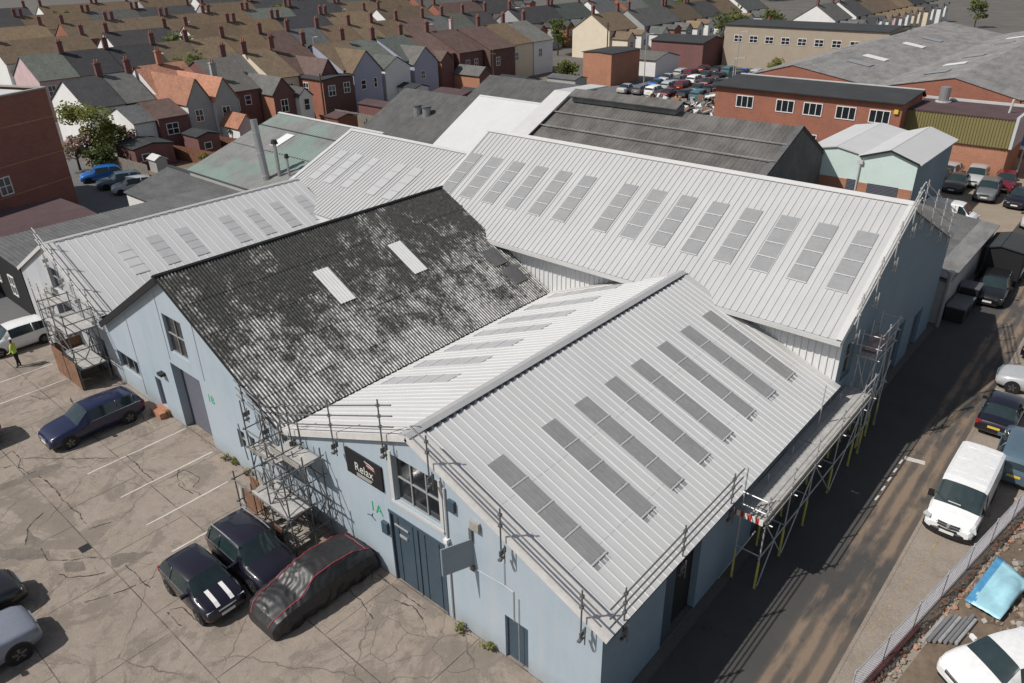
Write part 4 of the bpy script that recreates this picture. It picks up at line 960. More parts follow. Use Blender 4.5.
def van(name, label, loc, rot, L, W, H, paint_, detail=True):
    root = thing(name, label, 'van', loc); cr, sr = math.cos(rot), math.sin(rot); O = Vector(loc)
    def T(p, w_=1):
        p = Vector(p); return Vector((p.x * cr - p.y * sr, p.x * sr + p.y * cr, p.z)) + O * w_
    st = [(-.5, .2, .50, .985, .97, .97, .88), (-.485, .15, .51, .995, .99, .99, .90), (-.3, .13, .52, 1, 1, 1, .91), (.0, .13, .52, 1, 1, 1, .91), (.13, .13, .52, .995, 1, 1, .905), (.21, .13, .52, .96, 1, 1, .885), (.345, .13, .535, .60, 1, .99, .90), (.43, .14, .48, .535, .98, .95, .86), (.475, .15, .41, .44, .93, .88, .78), (.5, .19, .32, .335, .82, .78, .66)]
    rs = [ring(s, L, W, H) for s in st]
    bb, ws = MB(), MB(); sgs = {1: MB(), -1: MB()}
    for i in range(len(rs) - 1):
        for s in (1, -1):
            a = [T((p.x * s, p.y, p.z)) for p in rs[i]]; c = [T((p.x * s, p.y, p.z)) for p in rs[i + 1]]
            for j in range(8):
                tgt = ws if (i == 5 and j >= 5) else sgs[s] if (j == 4 and i in (4,)) else bb
                q = (a[j], a[j + 1], c[j + 1], c[j]) if s < 0 else (a[j], c[j], c[j + 1], a[j + 1]); tgt.face(q)
            if i == 5:   # front quarter glass
                p0, p1 = Vector(rs[5][4]), Vector(rs[6][4]); q0 = Vector(rs[5][5])
                t3 = [p0, p0.lerp(p1, .7), p0.lerp(p1, .5).lerp(q0.lerp(Vector(rs[6][5]), .5), .85), q0.lerp(p0, .12)]
                sgs[s].face([T((p.x * s * 1.006, p.y, p.z + .02)) for p in t3])
    e = rs[0]; bb.face([T(p) for p in e] + [T((-p.x, p.y, p.z)) for p in reversed(e[1:-1])])
    e = rs[-1]; bb.face([T(p) for p in e] + [T((-p.x, p.y, p.z)) for p in reversed(e[1:-1])])
    rw = .34
    for y in (.33 * L, -.29 * L):
        for s in (1, -1): bb.tube(T((s * (W / 2 - .1), y, rw)), T((s * (W / 2 + .012), y, rw)), rw * 1.15, 18, 1)
    bb.build('body', [paint_, M['black_plastic']], root)
    ws.build('windscreen', M['blueglass'], root); [sgs[s].build('side_window', M['blueglass'], root) for s in (1, -1)]
    for y in (.33 * L, -.29 * L):
        for s in (1, -1): wheel(root, s * (W / 2 - .08), y, rw, s, .2, not detail, T)
    # black lower bumper following the curved nose, grille slot, badge
    b = MB(); pr_ = [(-.50, .455), (-.44, .485), (-.25, .508), (0, .515), (.25, .508), (.44, .485), (.50, .455)]
    b.shared([[T((W * u, L * v - .06, H * .09)) for u, v in pr_], [T((W * u, L * v, H * .10)) for u, v in pr_], [T((W * u, L * v + .01, H * .22)) for u, v in pr_], [T((W * u * .99, L * v - .05, H * .25)) for u, v in pr_]]); b.build('bumper', M['black_plastic'], root)
    b = MB(); b.shared([[T((W * u * .80, L * v - .012, H * .325)) for u, v in pr_], [T((W * u * .74, L * v - .075, H * .405)) for u, v in pr_]]); b.shared([[T((W * u * .6, L * v + .012, H * .255)) for u, v in pr_], [T((W * u * .56, L * v - .01, H * .295)) for u, v in pr_]]); g = b.build('grille', M['black_plastic'], root)
    b = MB(); b.obox(T((0, L * .508, H * .365)), T((.05, 0, 0), 0), T((0, .03, 0), 0), (0, 0, .07)); b.path([T((W * u * .76, L * v - .03, H * .37)) for u, v in pr_], .012, 5); b.build('badge', M['chrome'], g)
    for s in (1, -1):
        b = MB(); b.obox(T((s * W * .425, L * .458, H * .425)), T((W * .07, -s * .0, 0), 0) + T((0, -s * W * .03 * s, 0), 0), T((s * .05, .17, 0), 0), (0, 0, .045)); b.build('headlight', M['lamp_glass'], root)
        b = MB(); b.obox(T((s * (W / 2 + .11), L * .245, H * .57)), T((.1, 0, 0), 0), T((0, .06, 0), 0), (0, 0, .13)); b.build('door_mirror', M['black_plastic'], root)
        b = MB(); b.obox(T((s * (W / 2 + .004), -L * .1, H * .38)), T((.008, 0, 0), 0), T((0, L * .32, 0), 0), (0, 0, .03)); b.build('side_trim', M['black_plastic'], root)
        b = MB(); b.obox(T((s * W * .46, -L * .497, H * .45)), T((.05, 0, 0), 0), T((0, .03, 0), 0), (0, 0, .2)); b.build('tail_light', M['red_lamp'], root)
    b = MB(); b.obox(T((0, L * .515, H * .22)), T((.25, 0, 0), 0), T((0, .01, 0), 0), (0, 0, .055)); b.build('number_plate', M['plate_w'], root)
    b = MB()
    for y in (.05, -.18, -.4):
        b.obox(T((0, y * L, H * 1.012)), T((W * .40, 0, 0), 0), T((0, .012, 0), 0), (0, 0, .008))
    b.build('roof_seam', paint_, root)
    b = MB(); b.obox(T((.1, L * .31, H * .66)), T((.22, 0, 0), 0), T((0, .1, 0), 0), (0, 0, .01)); b.build('dashboard_paper', M['plate_w'], root)
    for s in (-.3, .35):
        b = MB(); b.tube(T((s, L * .345, H * .625)), T((s + .45, L * .30, H * .74)), .012, 5); b.build('wiper', M['black_plastic'], root)
    return root
van('parked_van', 'white panel van parked at the kerb facing the camera', (18.68, 17.1, .06), math.pi, 4.55, 1.76, 1.84, P_['white'])
van('parked_van', 'small white van parked among the sheds of the dusty lot', (9.0, 55.2, 0), -math.pi / 2, 3.9, 1.6, 1.7, P_['white'], False)

# car under a cover: one draped surface with folds, piping along its seams
cv = thing('covered_car', 'car hidden under a wrinkled dark grey cover with pink piping by the scaffold tower', 'covered car', (2.3, -2.35, 0))
st = [(-.5, 0, .42, .46, .92, .78, .60), (-.47, 0, .60, .68, .97, .92, .75), (-.40, 0, .66, .80, 1, .97, .74), (-.30, 0, .68, .95, 1.02, .99, .70), (-.1, 0, .68, 1.02, 1.02, 1, .70), (.06, 0, .66, .99, 1.02, 1, .70), (.22, 0, .64, .70, 1.02, .99, .82), (.36, 0, .60, .64, 1, .96, .80), (.45, 0, .5, .53, .95, .9, .72), (.5, 0, .30, .33, .82, .74, .58)]
L_, W_c, H_c = 4.5, 1.82, 1.38; rows = []; seams = ([], [])
prof_n = 9
for i in range(len(st) - 1):
    for k in range(12):
        t = k / 12; s_ = [a + (c - a) * t for a, c in zip(st[i], st[i + 1])]
        if i == len(st) - 2 or True: pass
        r_ = ring(s_, L_, W_c, H_c); r_[0] = Vector((r_[1].x, r_[1].y, .02))
        half = r_[1:]; pts = []
        for a, c in zip(half, half[1:]):
            for q in range(8): pts.append(a.lerp(c, q / 8))
        pts.append(half[-1]); full = [Vector((-p.x, p.y, p.z)) for p in pts] + [p for p in reversed(pts[:-1])]
        row = []
        for p in full:
            cxx = p.copy(); y = p.y / L_
            fold = noise.noise(Vector((p.x * 2.2, p.y * 1.1, p.z * 2.6))) * .05 + noise.noise(Vector((p.x * 5 + p.z * 3, p.y * 2.6, p.z * 2))) * .022
            ph_ = 3 * noise.noise(p * 1.6 + Vector((3, 1, 0)))
            fold += .022 * math.sin(p.x * 20 + abs(p.x) * 6 + p.y * 9 + ph_ * 2) * (p.z / H_c) * max(0, 1 - abs(y - .2) / .28) + .010 * math.sin(p.y * 21 - abs(p.x) * 13 + ph_ * 2.5) * min(1, p.z / .7)
            fold += .018 * math.sin(p.y * 7 + p.z * 9 + ph_ * 2) * max(0, 1 - abs(p.z - .45) / .45)
            d = Vector((p.x, 0, p.z - .5)); d.normalize()
            hang = max(0, 1 - p.z / .5) * .04 * math.sin(p.y * 13 + p.x * 9)
            row.append(Vector((2.3, -2.35, 0)) + Vector((-(p.x), -(p.y), p.z)) + Vector((-d.x, 0, d.z)) * (fold + hang))
        rows.append(row)
        seams[0].append(row[36] + Vector((.0, 0, .016))); seams[1].append(row[-37] + Vector((.0, 0, .016)))
b = MB(); b.shared(rows); b.face(rows[0]); b.face(rows[-1][::-1]); b.build('cover', M['fabric'], cv, True)
for s_ in seams: b = MB(); b.path(s_[2:], .022, 5); b.build('piping', M['piping'], cv)
b = MB(); e_ = rows[20]; b.path([p + Vector((0, 0, .014)) for p in e_[38:-38]], .016, 5); b.build('piping', M['piping'], cv)
for s in (1, -1):
    for y in (1.42, -1.35): wheel(cv, s * .78, y, .3, s, .2, True, lambda p, w_=1: Vector(p) + Vector((2.3, -2.35, 0)) * w_)

# ------------------------------------------------------------------ scaffolding
def dress(root, standards, ledgers, braces, decks, r=.03, mt='galv', sleeves=0):
    for p, q in standards:
        b = MB(); b.tube(p, q, r, 6); s = b.build('standard', M[mt], root)
        if sleeves: c = MB(); c.tube((p[0], p[1], .02), (p[0] + (q[0] - p[0]) * sleeves / max(.1, q[2]), p[1], sleeves), r * 1.6, 8); c.build('sleeve', M['yellow'], s)
        c = MB(); c.box(p[0] - .08, p[0] + .08, p[1] - .08, p[1] + .08, p[2] - .01, p[2] + .02); c.build('base_plate', M['galv_dark'], s)
    for p, q in ledgers: b = MB(); b.tube(p, q, r * .9, 6); b.build('ledger', M[mt], root)
    for p, q in braces: b = MB(); b.tube(p, q, r * .85, 6); b.build('brace', M[mt], root)
    for x0, x1, y0, y1, z, ax in decks:
        b = MB(); n = max(1, int(((x1 - x0) if ax == 'y' else (y1 - y0)) / .235))
        for k in range(n):
            j = random.uniform(-.03, .03); zz = z + random.uniform(0, .012)
            if ax == 'y': a = x0 + (x1 - x0) * k / n; b.box(a + .006, a + (x1 - x0) / n - .006, y0 + j, y1 + j, zz, zz + .04)
            else: a = y0 + (y1 - y0) * k / n; b.box(x0 + j, x1 + j, a + .006, a + (y1 - y0) / n - .006, zz, zz + .04)
        b.build('deck', M['board_grey'], root)

# road side: long walkway at eaves height, raised bay at the far end
sc = thing('scaffold', 'long scaffold walkway along the road side eave with yellow sleeved legs', 'scaffold', (13.6, 8, 0))
ys = [7.9, 10.0, 12.2, 14.8, 17.2, 18.4]; xi, xo = 13.32, 14.2
stn = []; led = []; brc = []
for k, y in enumerate(ys):
    stn.append(((xo, y, 0), (xo + .02, y, 4.15))); stn.append(((xi, y, 0), (xi, y, 4.9 if k in (0, 3) else 3.4)))
    led.append(((xi - .3, y, 2.98), (xo + .25, y, 2.98))); led.append(((xi, y, 1.5), (xo, y, 1.5)))
for z in (1.55, 2.94, 3.55, 4.0): led.append(((xo + .04, ys[0] - .2, z), (xo + .04, ys[-1] + .3, z)))
led.append(((xi + .03, ys[0] - .2, 2.94), (xi + .03, ys[-1] + .3, 2.94)))
for k in range(len(ys) - 1):
    a, c = (ys[k], ys[k + 1]) if k % 2 else (ys[k + 1], ys[k])
    brc.append(((xo + .06, a, .15), (xo + .06, c, 2.9))); brc.append(((xi, a, .2), (xo, a, 2.9)))
brc += [((13.0, 7.5, 0), (13.95, 7.75, 2.6)), ((14.25, 8.0, .05), (14.05, 10.0, 1.5))]
led += [((xi, 7.75, 3.5), (xo, 7.75, 3.5)), ((xi, 7.75, 4.0), (xo, 7.75, 4.0))]
dress(sc, stn, led, brc, [(xi - .22, xo - .02, 7.7, 13.3, 3.02, 'y'), (xi - .22, xo - .02, 13.35, 18.6, 3.02, 'y')], .028, 'galv', 1.25)
b = MB(); n = 8
for k in range(n): b.box(xi - .2 + (xo - xi + .2) * k / n, xi - .2 + (xo - xi + .2) * (k + 1) / n, 7.64, 7.68, 3.03, 3.25, k % 2)
b.build('end_board', [M['bin_red'], M['plate_w']], sc)
b = MB(); b.box(xo + .0, xo + .035, 7.7, 18.6, 3.07, 3.26); b.build('toe_board', M['board'], sc)
sc2 = thing('scaffold', 'raised scaffold bay with pink debris sheet where the two white roofs meet', 'scaffold', (13.6, 20, 0))
ys = [18.75, 20.0, 21.2]; stn = []; led = []; brc = []
for y in ys:
    stn += [((13.3, y, 0), (13.3, y, 5.8)), ((14.0, y, 0), (14.0, y, 5.8))]; led += [((13.2, y, 4.55), (14.15, y, 4.55)), ((13.2, y, 2.4), (14.15, y, 2.4))]
for z in (2.4, 4.5, 5.1, 5.65): led.append(((14.04, 18.6, z), (14.04, 21.4, z)))
led += [((13.1, 18.71, 5.1), (14.15, 18.71, 5.1)), ((13.1, 18.71, 5.65), (14.15, 18.71, 5.65)), ((13.1, 21.24, 5.1), (14.15, 21.24, 5.1)), ((13.1, 21.24, 5.65), (14.15, 21.24, 5.65))]
brc += [((14.05, 18.8, .1), (14.05, 20.0, 4.5)), ((14.05, 21.2, .1), (14.05, 20.0, 4.5)), ((13.3, 18.75, .2), (14.0, 18.75, 4.4)), ((14.0, 18.75, 2.4), (13.3, 18.75, 4.4)), ((14.1, 18.9, 1.2), (14.1, 21.1, 3.6))]
dress(sc2, stn, led, brc, [(13.2, 13.98, 18.65, 21.3, 4.6, 'y')], .028, 'galv', 1.2)
rows = [[Vector((13.3 + u * .62, 19.1 + v * 1.9, 4.68 + .16 * abs(noise.noise(Vector((u * 3, v * 4, 1)))) + .05)) for u in [i / 8 for i in range(9)]] for v in [i / 14 for i in range(15)]]
b = MB(); b.shared(rows); k_ = mat('pink_debris_sheet', (.50, .33, .31), .8, 0, .3, 4, 12); b.build('debris_sheet', k_, sc2, True)

# tower in the corner between the middle and nearest gables
tw = thing('scaffold', 'tall dense scaffold stair tower standing between the covered car and the two gables', 'scaffold', (-1.4, -1, 0))
xs = [-3.3, -2.05, -.75, .5]; yy = [-1.85, -.95, -.18]; stn = []; led = []; brc = []
for x in xs:
    for y in yy: stn.append(((x, y, 0), (x + random.uniform(-.03, .03), y, random.choice((4.3, 5.1, 5.2)) if y > -1 else (4.3 if x > -1 else 2.4))))
for z in (.9, 2.0, 3.05, 3.9):
    for y in yy: led.append(((xs[0] - .15 if y > -1.5 or z < 2.2 else -.9, y - .04, z), (xs[-1] + .15, y - .04, z)))
    for x in xs: led.append(((x + .04, yy[0] - .15 if x > -1 or z < 2.2 else -1.1, z + .06), (x + .04, yy[-1] + .1, z + .06)))
for k in range(3):
    for y in yy:
        brc.append(((xs[k], y, .1), (xs[k + 1], y, 2.0))); 
        if y > -1.5 or k == 2: brc.append(((xs[k + 1], y - .03, 2.0), (xs[k], y - .03, 3.9)))
    brc.append(((xs[k], yy[0] if k == 2 else -1, 2.0), (xs[k], yy[2], 3.9))); brc.append(((xs[k + 1], yy[2], .1), (xs[k + 1], yy[0], 2.0)))
for k in range(26):
    x, y, z = random.uniform(-3.0, .2), random.uniform(-1.8, -.3), random.uniform(.2, 3.2); brc.append(((x, y, z), (x + random.uniform(-1.2, 1.2), y + random.uniform(-.5, .5), z + random.uniform(.5, 1.4))))
dress(tw, stn, led, brc, [(-1.5, .35, -1.0, -.1, 3.72, 'x'), (-3.35, -1.6, -.95, -.2, 2.95, 'x'), (-2.0, .5, -1.9, -1.0, 2.05, 'x'), (-3.2, -.8, -.95, -.2, 1.0, 'x')], .03, 'galv_dark')
b = MB(); b.box(-1.5, .37, -1.06, -1.02, 3.72, 3.94); b.box(-3.38, -1.6, -1.01, -.97, 2.95, 3.12); b.build('toe_board', M['board'], tw)
for (x0, x1, y0, y1, z0, z1) in ((-2.6, -1.9, -1.9, -1.86, .1, 1.9), (-3.4, -2.75, -1.2, -1.16, 0, 1.7), (-.7, -.2, -1.9, -1.86, .1, 1.2)):
    b = MB(); b.box(x0, x1, y0, y1, z0, z1); b.build('hoarding', M['rust'], tw)
for k in range(9):   # stair flight
    b = MB(); b.box(-1.9 + k * .24, -1.68 + k * .24, -1.8, -1.05, 2.1 - k * .22, 2.14 - k * .22); b.build('tread', M['board'], tw)

# small scaffold against the left gable, with a rusty panel guard round its foot
cs = thing('scaffold', 'small scaffold with rust brown panels round its foot at the left gable', 'scaffold', (-20.5, -1, 0))
xs = [-22.0, -20.4, -18.9]; yy = [-1.75, -.3]; stn = []; led = []; brc = []
for x in xs:
    for y in yy: stn.append(((x, y, 0), (x, y, 4.4)))
for z in (1.1, 2.2, 3.2, 3.75, 4.25):
    for y in yy: led.append(((xs[0] - .1, y, z), (xs[-1] + .1, y, z)))
    for x in (xs[0], xs[-1]): led.append(((x, yy[0] - .1, z + .05), (x, yy[1] + .1, z + .05)))
for k in range(2):
    for y in yy: brc.append(((xs[k], y, .1), (xs[k + 1], y, 2.2))); brc.append(((xs[k + 1], y, 2.2), (xs[k], y, 3.2))); brc.append(((xs[k + 1], y, .1), (xs[k], y, 2.1)))
dress(cs, stn, led, brc, [(-21.9, -18.95, -1.7, -.35, 3.25, 'x'), (-21.9, -18.95, -1.7, -.35, 1.15, 'x')], .03, 'galv_dark')
b = MB(); b.box(-22.05, -20.5, -1.85, -1.82, .05, 1.75); b.box(-20.4, -18.9, -1.85, -1.82, .05, 1.6); b.box(-22.1, -22.06, -1.8, -.3, .05, 1.75); b.build('hoarding', M['rust'], cs)
ld = thing('scaffold', 'pale ladder tower with steps up to the upper door of the left gable', 'scaffold', (-25, -1, 0))
for x in (-25.5, -24.7):
    b = MB(); b.tube((x, -1.0, 0), (x, -.2, 3.9), .04, 6); b.build('stringer', M['galv'], ld)
for k in range(14):
    t = (k + .5) / 14; b = MB(); b.box(-25.5, -24.7, -1.0 + .8 * t - .1, -1.0 + .8 * t + .1, 3.9 * t, 3.9 * t + .035); b.build('tread', M['board_grey'], ld)
b = MB(); b.box(-25.4, -23.3, -.95, -.1, 3.3, 3.35); b.build('deck', M['board_grey'], ld)
for x in (-25.6, -24.4, -23.3):
    b = MB(); b.tube((x, -.95, 0), (x, -.95, 4.4), .03, 6); b.build('standard', M['galv'], ld)
for z in (3.85, 4.3): b = MB(); b.tube((-25.6, -.95, z), (-23.3, -.95, z), .028, 6); b.build('ledger', M['galv'], ld)

def guardrail(label, p, q, n, hs, below=.9, mt='galv_dark', r=.026, ends=.25, tall=None):
    p, q = Vector(p), Vector(q); root = thing('roof_guardrail', label, 'guard rail', p, 'guard rails along the roof edges')
    for k in range(n):
        a = p.lerp(q, (k + .15) / (n - .7) if n > 1 else .5); t = (max(hs) + .22) if tall is None else tall
        b = MB(); b.tube(a + Vector((0, 0, -below)), a + Vector((0, 0, t)), r, 6)
        for h in hs: b.obox(a + Vector((0, 0, h)), (.05, 0, 0), (0, .05, 0), (0, 0, .04))
        b.obox(a + Vector((0, 0, -below + .1)), (.045, 0, 0), (0, .12, 0), (0, 0, .03)); b.obox(a + Vector((.06, 0, -below + .4)), (.02, 0, 0), (0, .14, 0), (0, 0, .10)); b.tube(a + Vector((.14, 0, -below)), a + Vector((.14, 0, -below + .7)), r * .8, 5)
        b.build('post', M[mt], root)
    d = (q - p).normalized()
    for h in hs: b = MB(); b.tube(p - d * ends + Vector((0, 0, h)), q + d * ends + Vector((0, 0, h)), r, 6); b.build('rail', M[mt], root)
guardrail('guard rail above the left half of the nearest gable, over the black sign', (-1.6, -.3, 4.2), (4.9, -.3, 6.85), 3, (.35, .75, 1.15))
guardrail('guard rail sloping down the right half of the nearest gable', (6.2, -.3, 6.75), (12.9, -.3, 4.0), 3, (.45, .85))
guardrail('guard rail along the road side eave of the nearest warehouse', (13.22, .2, 3.75), (13.22, 7.6, 3.75), 3, (.4, .75, 1.1), .7)
guardrail('guard rail up the near half of the road gable of the long warehouse', (13.3, 17.2, 6.5), (13.3, 23.0, 9.95), 4, (.35, .7, 1.05), 1.0, 'galv')
guardrail('guard rail down the far half of the road gable of the long warehouse', (13.3, 23.6, 10.0), (13.3, 31.5, 6.75), 4, (.35, .7, 1.05), 1.0, 'galv')
guardrail('guard rail down the right half of the left grey gable', (-24.2, -.3, 6.4), (-18.9, -.3, 3.9), 4, (.3, .6, .95), 1.0, 'galv')
guardrail('short guard rail at the eave corner of the mossy roof beside the scaffold tower', (-4.6, -.3, 4.4), (-2.9, -.3, 4.0), 2, (.1, .45, .8), .9)

# ------------------------------------------------------------------ person in the yard
def person(loc, rot, label):
    me = bpy.data.meshes.new('person'); J = dict(pel=(0, 0, .93), sp=(0, .01, 1.12), ch=(0, .015, 1.32), nk=(0, .02, 1.47), hd=(0, .04, 1.60), top=(0, .03, 1.72))
    for s, n in ((1, 'l'), (-1, 'r')):
        J.update({n + 'sh': (s * .18, 0, 1.40), n + 'el': (s * .25, .03, 1.13), n + 'wr': (s * .22, .18, .98), n + 'ha': (s * .20, .25, .95), n + 'hp': (s * .09, 0, .88), n + 'kn': (s * .10, .03 * s, .48), n + 'an': (s * .10, -.03 * s, .09), n + 'to': (s * .12, .13 - .03 * s, .04)})
    rad = dict(pel=.15, sp=.14, ch=.155, nk=.06, hd=.10, top=.075)
    for n in 'lr': rad.update({n + 'sh': .075, n + 'el': .05, n + 'wr': .036, n + 'ha': .035, n + 'hp': .09, n + 'kn': .066, n + 'an': .048, n + 'to': .04})
    E = [('pel', 'sp'), ('sp', 'ch'), ('ch', 'nk'), ('nk', 'hd'), ('hd', 'top')]
    for n in 'lr': E += [('ch', n + 'sh'), (n + 'sh', n + 'el'), (n + 'el', n + 'wr'), (n + 'wr', n + 'ha'), ('pel', n + 'hp'), (n + 'hp', n + 'kn'), (n + 'kn', n + 'an'), (n + 'an', n + 'to')]
    k = list(J); me.from_pydata([J[a] for a in k], [(k.index(a), k.index(c)) for a, c in E], [])
    o = bpy.data.objects.new('person', me); COL.objects.link(o); m_ = o.modifiers.new('Skin', 'SKIN'); me.skin_vertices.new() if not me.skin_vertices else None
    for i, a in enumerate(k): me.skin_vertices[0].data[i].radius = (rad[a], rad[a] * (.72 if a in ('pel', 'sp', 'ch') else 1))
    me.skin_vertices[0].data[0].use_root = True; sb = o.modifiers.new('Sub', 'SUBSURF'); sb.levels = sb.render_levels = 2
    bpy.context.view_layer.update(); dg = bpy.context.evaluated_depsgraph_get(); nm = bpy.data.meshes.new_from_object(o.evaluated_get(dg)); o.modifiers.clear(); o.data = nm
    nm.materials.clear()
    for x in ('skin', 'hivis', 'navy', 'hair', 'black_plastic'): nm.materials.append(M[x])
    for f in nm.polygons:
        c = f.center; z = c.z; f.use_smooth = True
        i = 0
        if z < .12: i = 4
        elif z < .93 and abs(c.x) < .19 and c.y < .14: i = 2
        elif z < 1.45: i = 1 if not (c.y > .16 and z < 1.05) else 0
        elif z > 1.66 or (z > 1.56 and c.y < .01): i = 3
        f.material_index = i
    o.location = loc; o.rotation_euler.z = rot; tag(o, label, 'person')
    # face, fingers
    f = MB()
    f.obox((0, .135, 1.615), (.012, 0, 0), (0, .016, 0), (0, 0, .024)); 
    fo = f.build('nose', M['skin']); fo.parent = o
    f = MB()
    for s in (1, -1): f.obox((s * .035, .13, 1.64), (.012, 0, 0), (0, .008, 0), (0, 0, .007))
    f.obox((0, .128, 1.57), (.025, 0, 0), (0, .006, 0), (0, 0, .006)); fo = f.build('eyes_and_mouth', M['hair']); fo.parent = o
    for s in (1, -1):
        f = MB(); f.obox((s * .10, .04, 1.61), (.01, 0, 0), (0, .022, 0), (0, 0, .03)); fo = f.build('ear', M['skin']); fo.parent = o
        f = MB()
        for q in range(4): a = Vector((s * (.17 + .02 * q), .26, .945)); f.path([a, a + Vector((0, .05 + .008 * (q % 3), -.012)), a + Vector((0, .065, -.045))], .009, 5)
        f.path([(s * .165, .24, .955), (s * .14, .275, .95), (s * .145, .30, .94)], .01, 5); fo = f.build('fingers', M['skin']); fo.parent = o
    return o
person((-24.47, -3.05, 0), 2.4, 'person in yellow hi-vis top and dark trousers standing beside the white hatchback')

# ------------------------------------------------------------------ neighbouring buildings
XF = lambda X: (lambda u, z, d: (X - d, u, z))     # looks to +x
YF = lambda Y: (lambda u, z, d: (u, Y + d, z))     # looks to -y
def shed(name, label, x0, x1, y0, y1, ez, rz, axis, wallm, roofm, ridge=None, rib=None, gable_m=None, over=.2, ez2=None, wins=(), doors=(), cat='building', group=None, fm='white_frame', t=.1):
    """pitched building; axis = ridge direction, ridge = its position across; wins/doors (face, u0, u1, z0, z1)"""
    root = thing(name, label, cat, ((x0 + x1) / 2, (y0 + y1) / 2, 0), group); b = MB(); e2 = ez if ez2 is None else ez2
    if axis == 'x':
        r = (y0 + y1) / 2 if ridge is None else ridge
        b.face([(x0, y0, 0), (x1, y0, 0), (x1, y0, ez), (x0, y0, ez)]); b.face([(x1, y1, 0), (x0, y1, 0), (x0, y1, e2), (x1, y1, e2)])
        b.face([(x1, y0, 0), (x1, y1, 0), (x1, y1, e2), (x1, r, rz), (x1, y0, ez)], 1); b.face([(x0, y1, 0), (x0, y0, 0), (x0, y0, ez), (x0, r, rz), (x0, y1, e2)], 1)
    else:
        r = (x0 + x1) / 2 if ridge is None else ridge
        b.face([(x1, y0, 0), (x1, y1, 0), (x1, y1, e2), (x1, y0, e2)]); b.face([(x0, y1, 0), (x0, y0, 0), (x0, y0, ez), (x0, y1, ez)])
        b.face([(x0, y0, 0), (x1, y0, 0), (x1, y0, e2), (r, y0, rz), (x0, y0, ez)], 1); b.face([(x1, y1, 0), (x0, y1, 0), (x0, y1, ez), (r, y1, rz), (x1, y1, e2)], 1)
    b.build('wall', [wallm, gable_m or wallm], root)
    for s in (0, 1):
        e = (ez, e2)[s]
        if axis == 'x':
            ye = (y0, y1)[s]
            if abs(ye - r) < .05: continue
            v = Vector((0, ye - r, e - rz)); l = v.length + over; v.normalize(); o = Vector((x0 - over * .5, r, rz + .06)); u = Vector((1, 0, 0)); lu = x1 - x0 + over
        else:
            xe = (x0, x1)[s]
            if abs(xe - r) < .05: continue
            v = Vector((xe - r, 0, e - rz)); l = v.length + over; v.normalize(); o = Vector((r, y0 - over * .5, rz + .06)); u = Vector((0, 1, 0)); lu = y1 - y0 + over
        mb = MB()
        if rib: ribbed(mb, o, u, v, lu, l, rib[0], rib[1], rib[0] * .45, rib[0] * .2, .05)
        else:
            n = u.cross(v); n = n if n.z > 0 else -n; mb.prism([o, o + u * lu, o + u * lu + v * l, o + v * l], n * t)
        mb.build('roof', roofm, root)
    def fpos(face): return {'+x': XF(x1), '-y': YF(y0), '+y': (lambda u, z, d: (u, y1 - d, z)), '-x': (lambda u, z, d: (x0 + d, u, z))}[face]
    for (f, u0, u1, z0, z1) in wins: window(root, fpos(f), u0, u1, z0, z1, -.02, M[fm], M['glass'], (3 if u1 - u0 > 1.8 else 2) if u1 - u0 > .9 else 1, (1 if u1 - u0 > 1.8 else 2) if z1 - z0 > 1 else 1, .08, out=.05)
    for (f, u0, u1, z0, z1) in doors: roller_door(root, u0, u1, z0, z1, -.03, M['door_blue'], 'door', ribs=False, pos=fpos(f))
    return root
def ridge_strip(root, p, q, v1, v2, m, wd=.2):
    b = MB(); p, q = Vector(p), Vector(q)
    for v in (v1, v2): v = Vector(v).normalized(); b.prism([p, q, q + v * wd, p + v * wd], (0, 0, -.04))
    b.build('ridge_capping', m, root)
def chimney(parent, x, y, z0, z1, m, w_=.45, l_=.7, pots=2):
    b = MB(); b.box(x - w_ / 2, x + w_ / 2, y - l_ / 2, y + l_ / 2, z0, z1); b.box(x - w_ / 2 - .06, x + w_ / 2 + .06, y - l_ / 2 - .06, y + l_ / 2 + .06, z1 - .15, z1 - .03); c = b.build('chimney', m, parent)
    for k in range(pots):
        yy_ = y + (k - (pots - 1) / 2) * .32; b = MB(); b.tube((x, yy_, z1), (x, yy_, z1 + .4), .11, 8, 0, .09); b.build('chimney_pot', M['brick_orange'], c)
    return c

# green-stained double roof with the flue
J = shed('workshop', 'workshop with green stained grey roof behind the left white roof', -41, -26.6, 16.9, 31, 4.4, 7.5, 'x', M['render_grey'], M['asb_green'], 26.4, (.35, .03))
b = MB(); b.prism([(-36.3, 22.0, 6.14), (-35.2, 22.0, 6.14), (-35.2, 23.8, 6.73), (-36.3, 23.8, 6.73)], (0, 0, .05)); b.build('skylight', M['rooflight_white'], J)
b = MB(); b.prism([(-41.1, 24.2, 6.86), (-26.6, 24.2, 6.86), (-26.6, 24.35, 6.9), (-41.1, 24.35, 6.9)], (0, 0, .02)); b.prism([(-41.1, 21.2, 5.86), (-26.6, 21.2, 5.86), (-26.6, 21.3, 5.9), (-41.1, 21.3, 5.9)], (0, 0, .02)); b.build('lap_strip', M['felt'], J)
ridge_strip(J, (-41.1, 26.4, 7.66), (-26.6, 26.4, 7.66), (0, -1, -.3), (0, 1, -.3), M['flash'])
fl = thing('flue', 'tall grey steel flue leaning up from the green stained roof', 'flue', (-31.2, 18.2, 4.5))
b = MB(); b.tube((-31.2, 18.2, 4.4), (-31.9, 18.3, 9.35), .27, 14); b.build('pipe', M['flue'], fl, False)
b = MB()
for t in (.15, .5, .8): p = Vector((-31.2, 18.2, 4.4)).lerp(Vector((-31.9, 18.3, 9.35)), t); b.tube(p, p + Vector((-.01, 0, .07)), .3, 14)
b.build('clamp_band', M['galv'], fl)
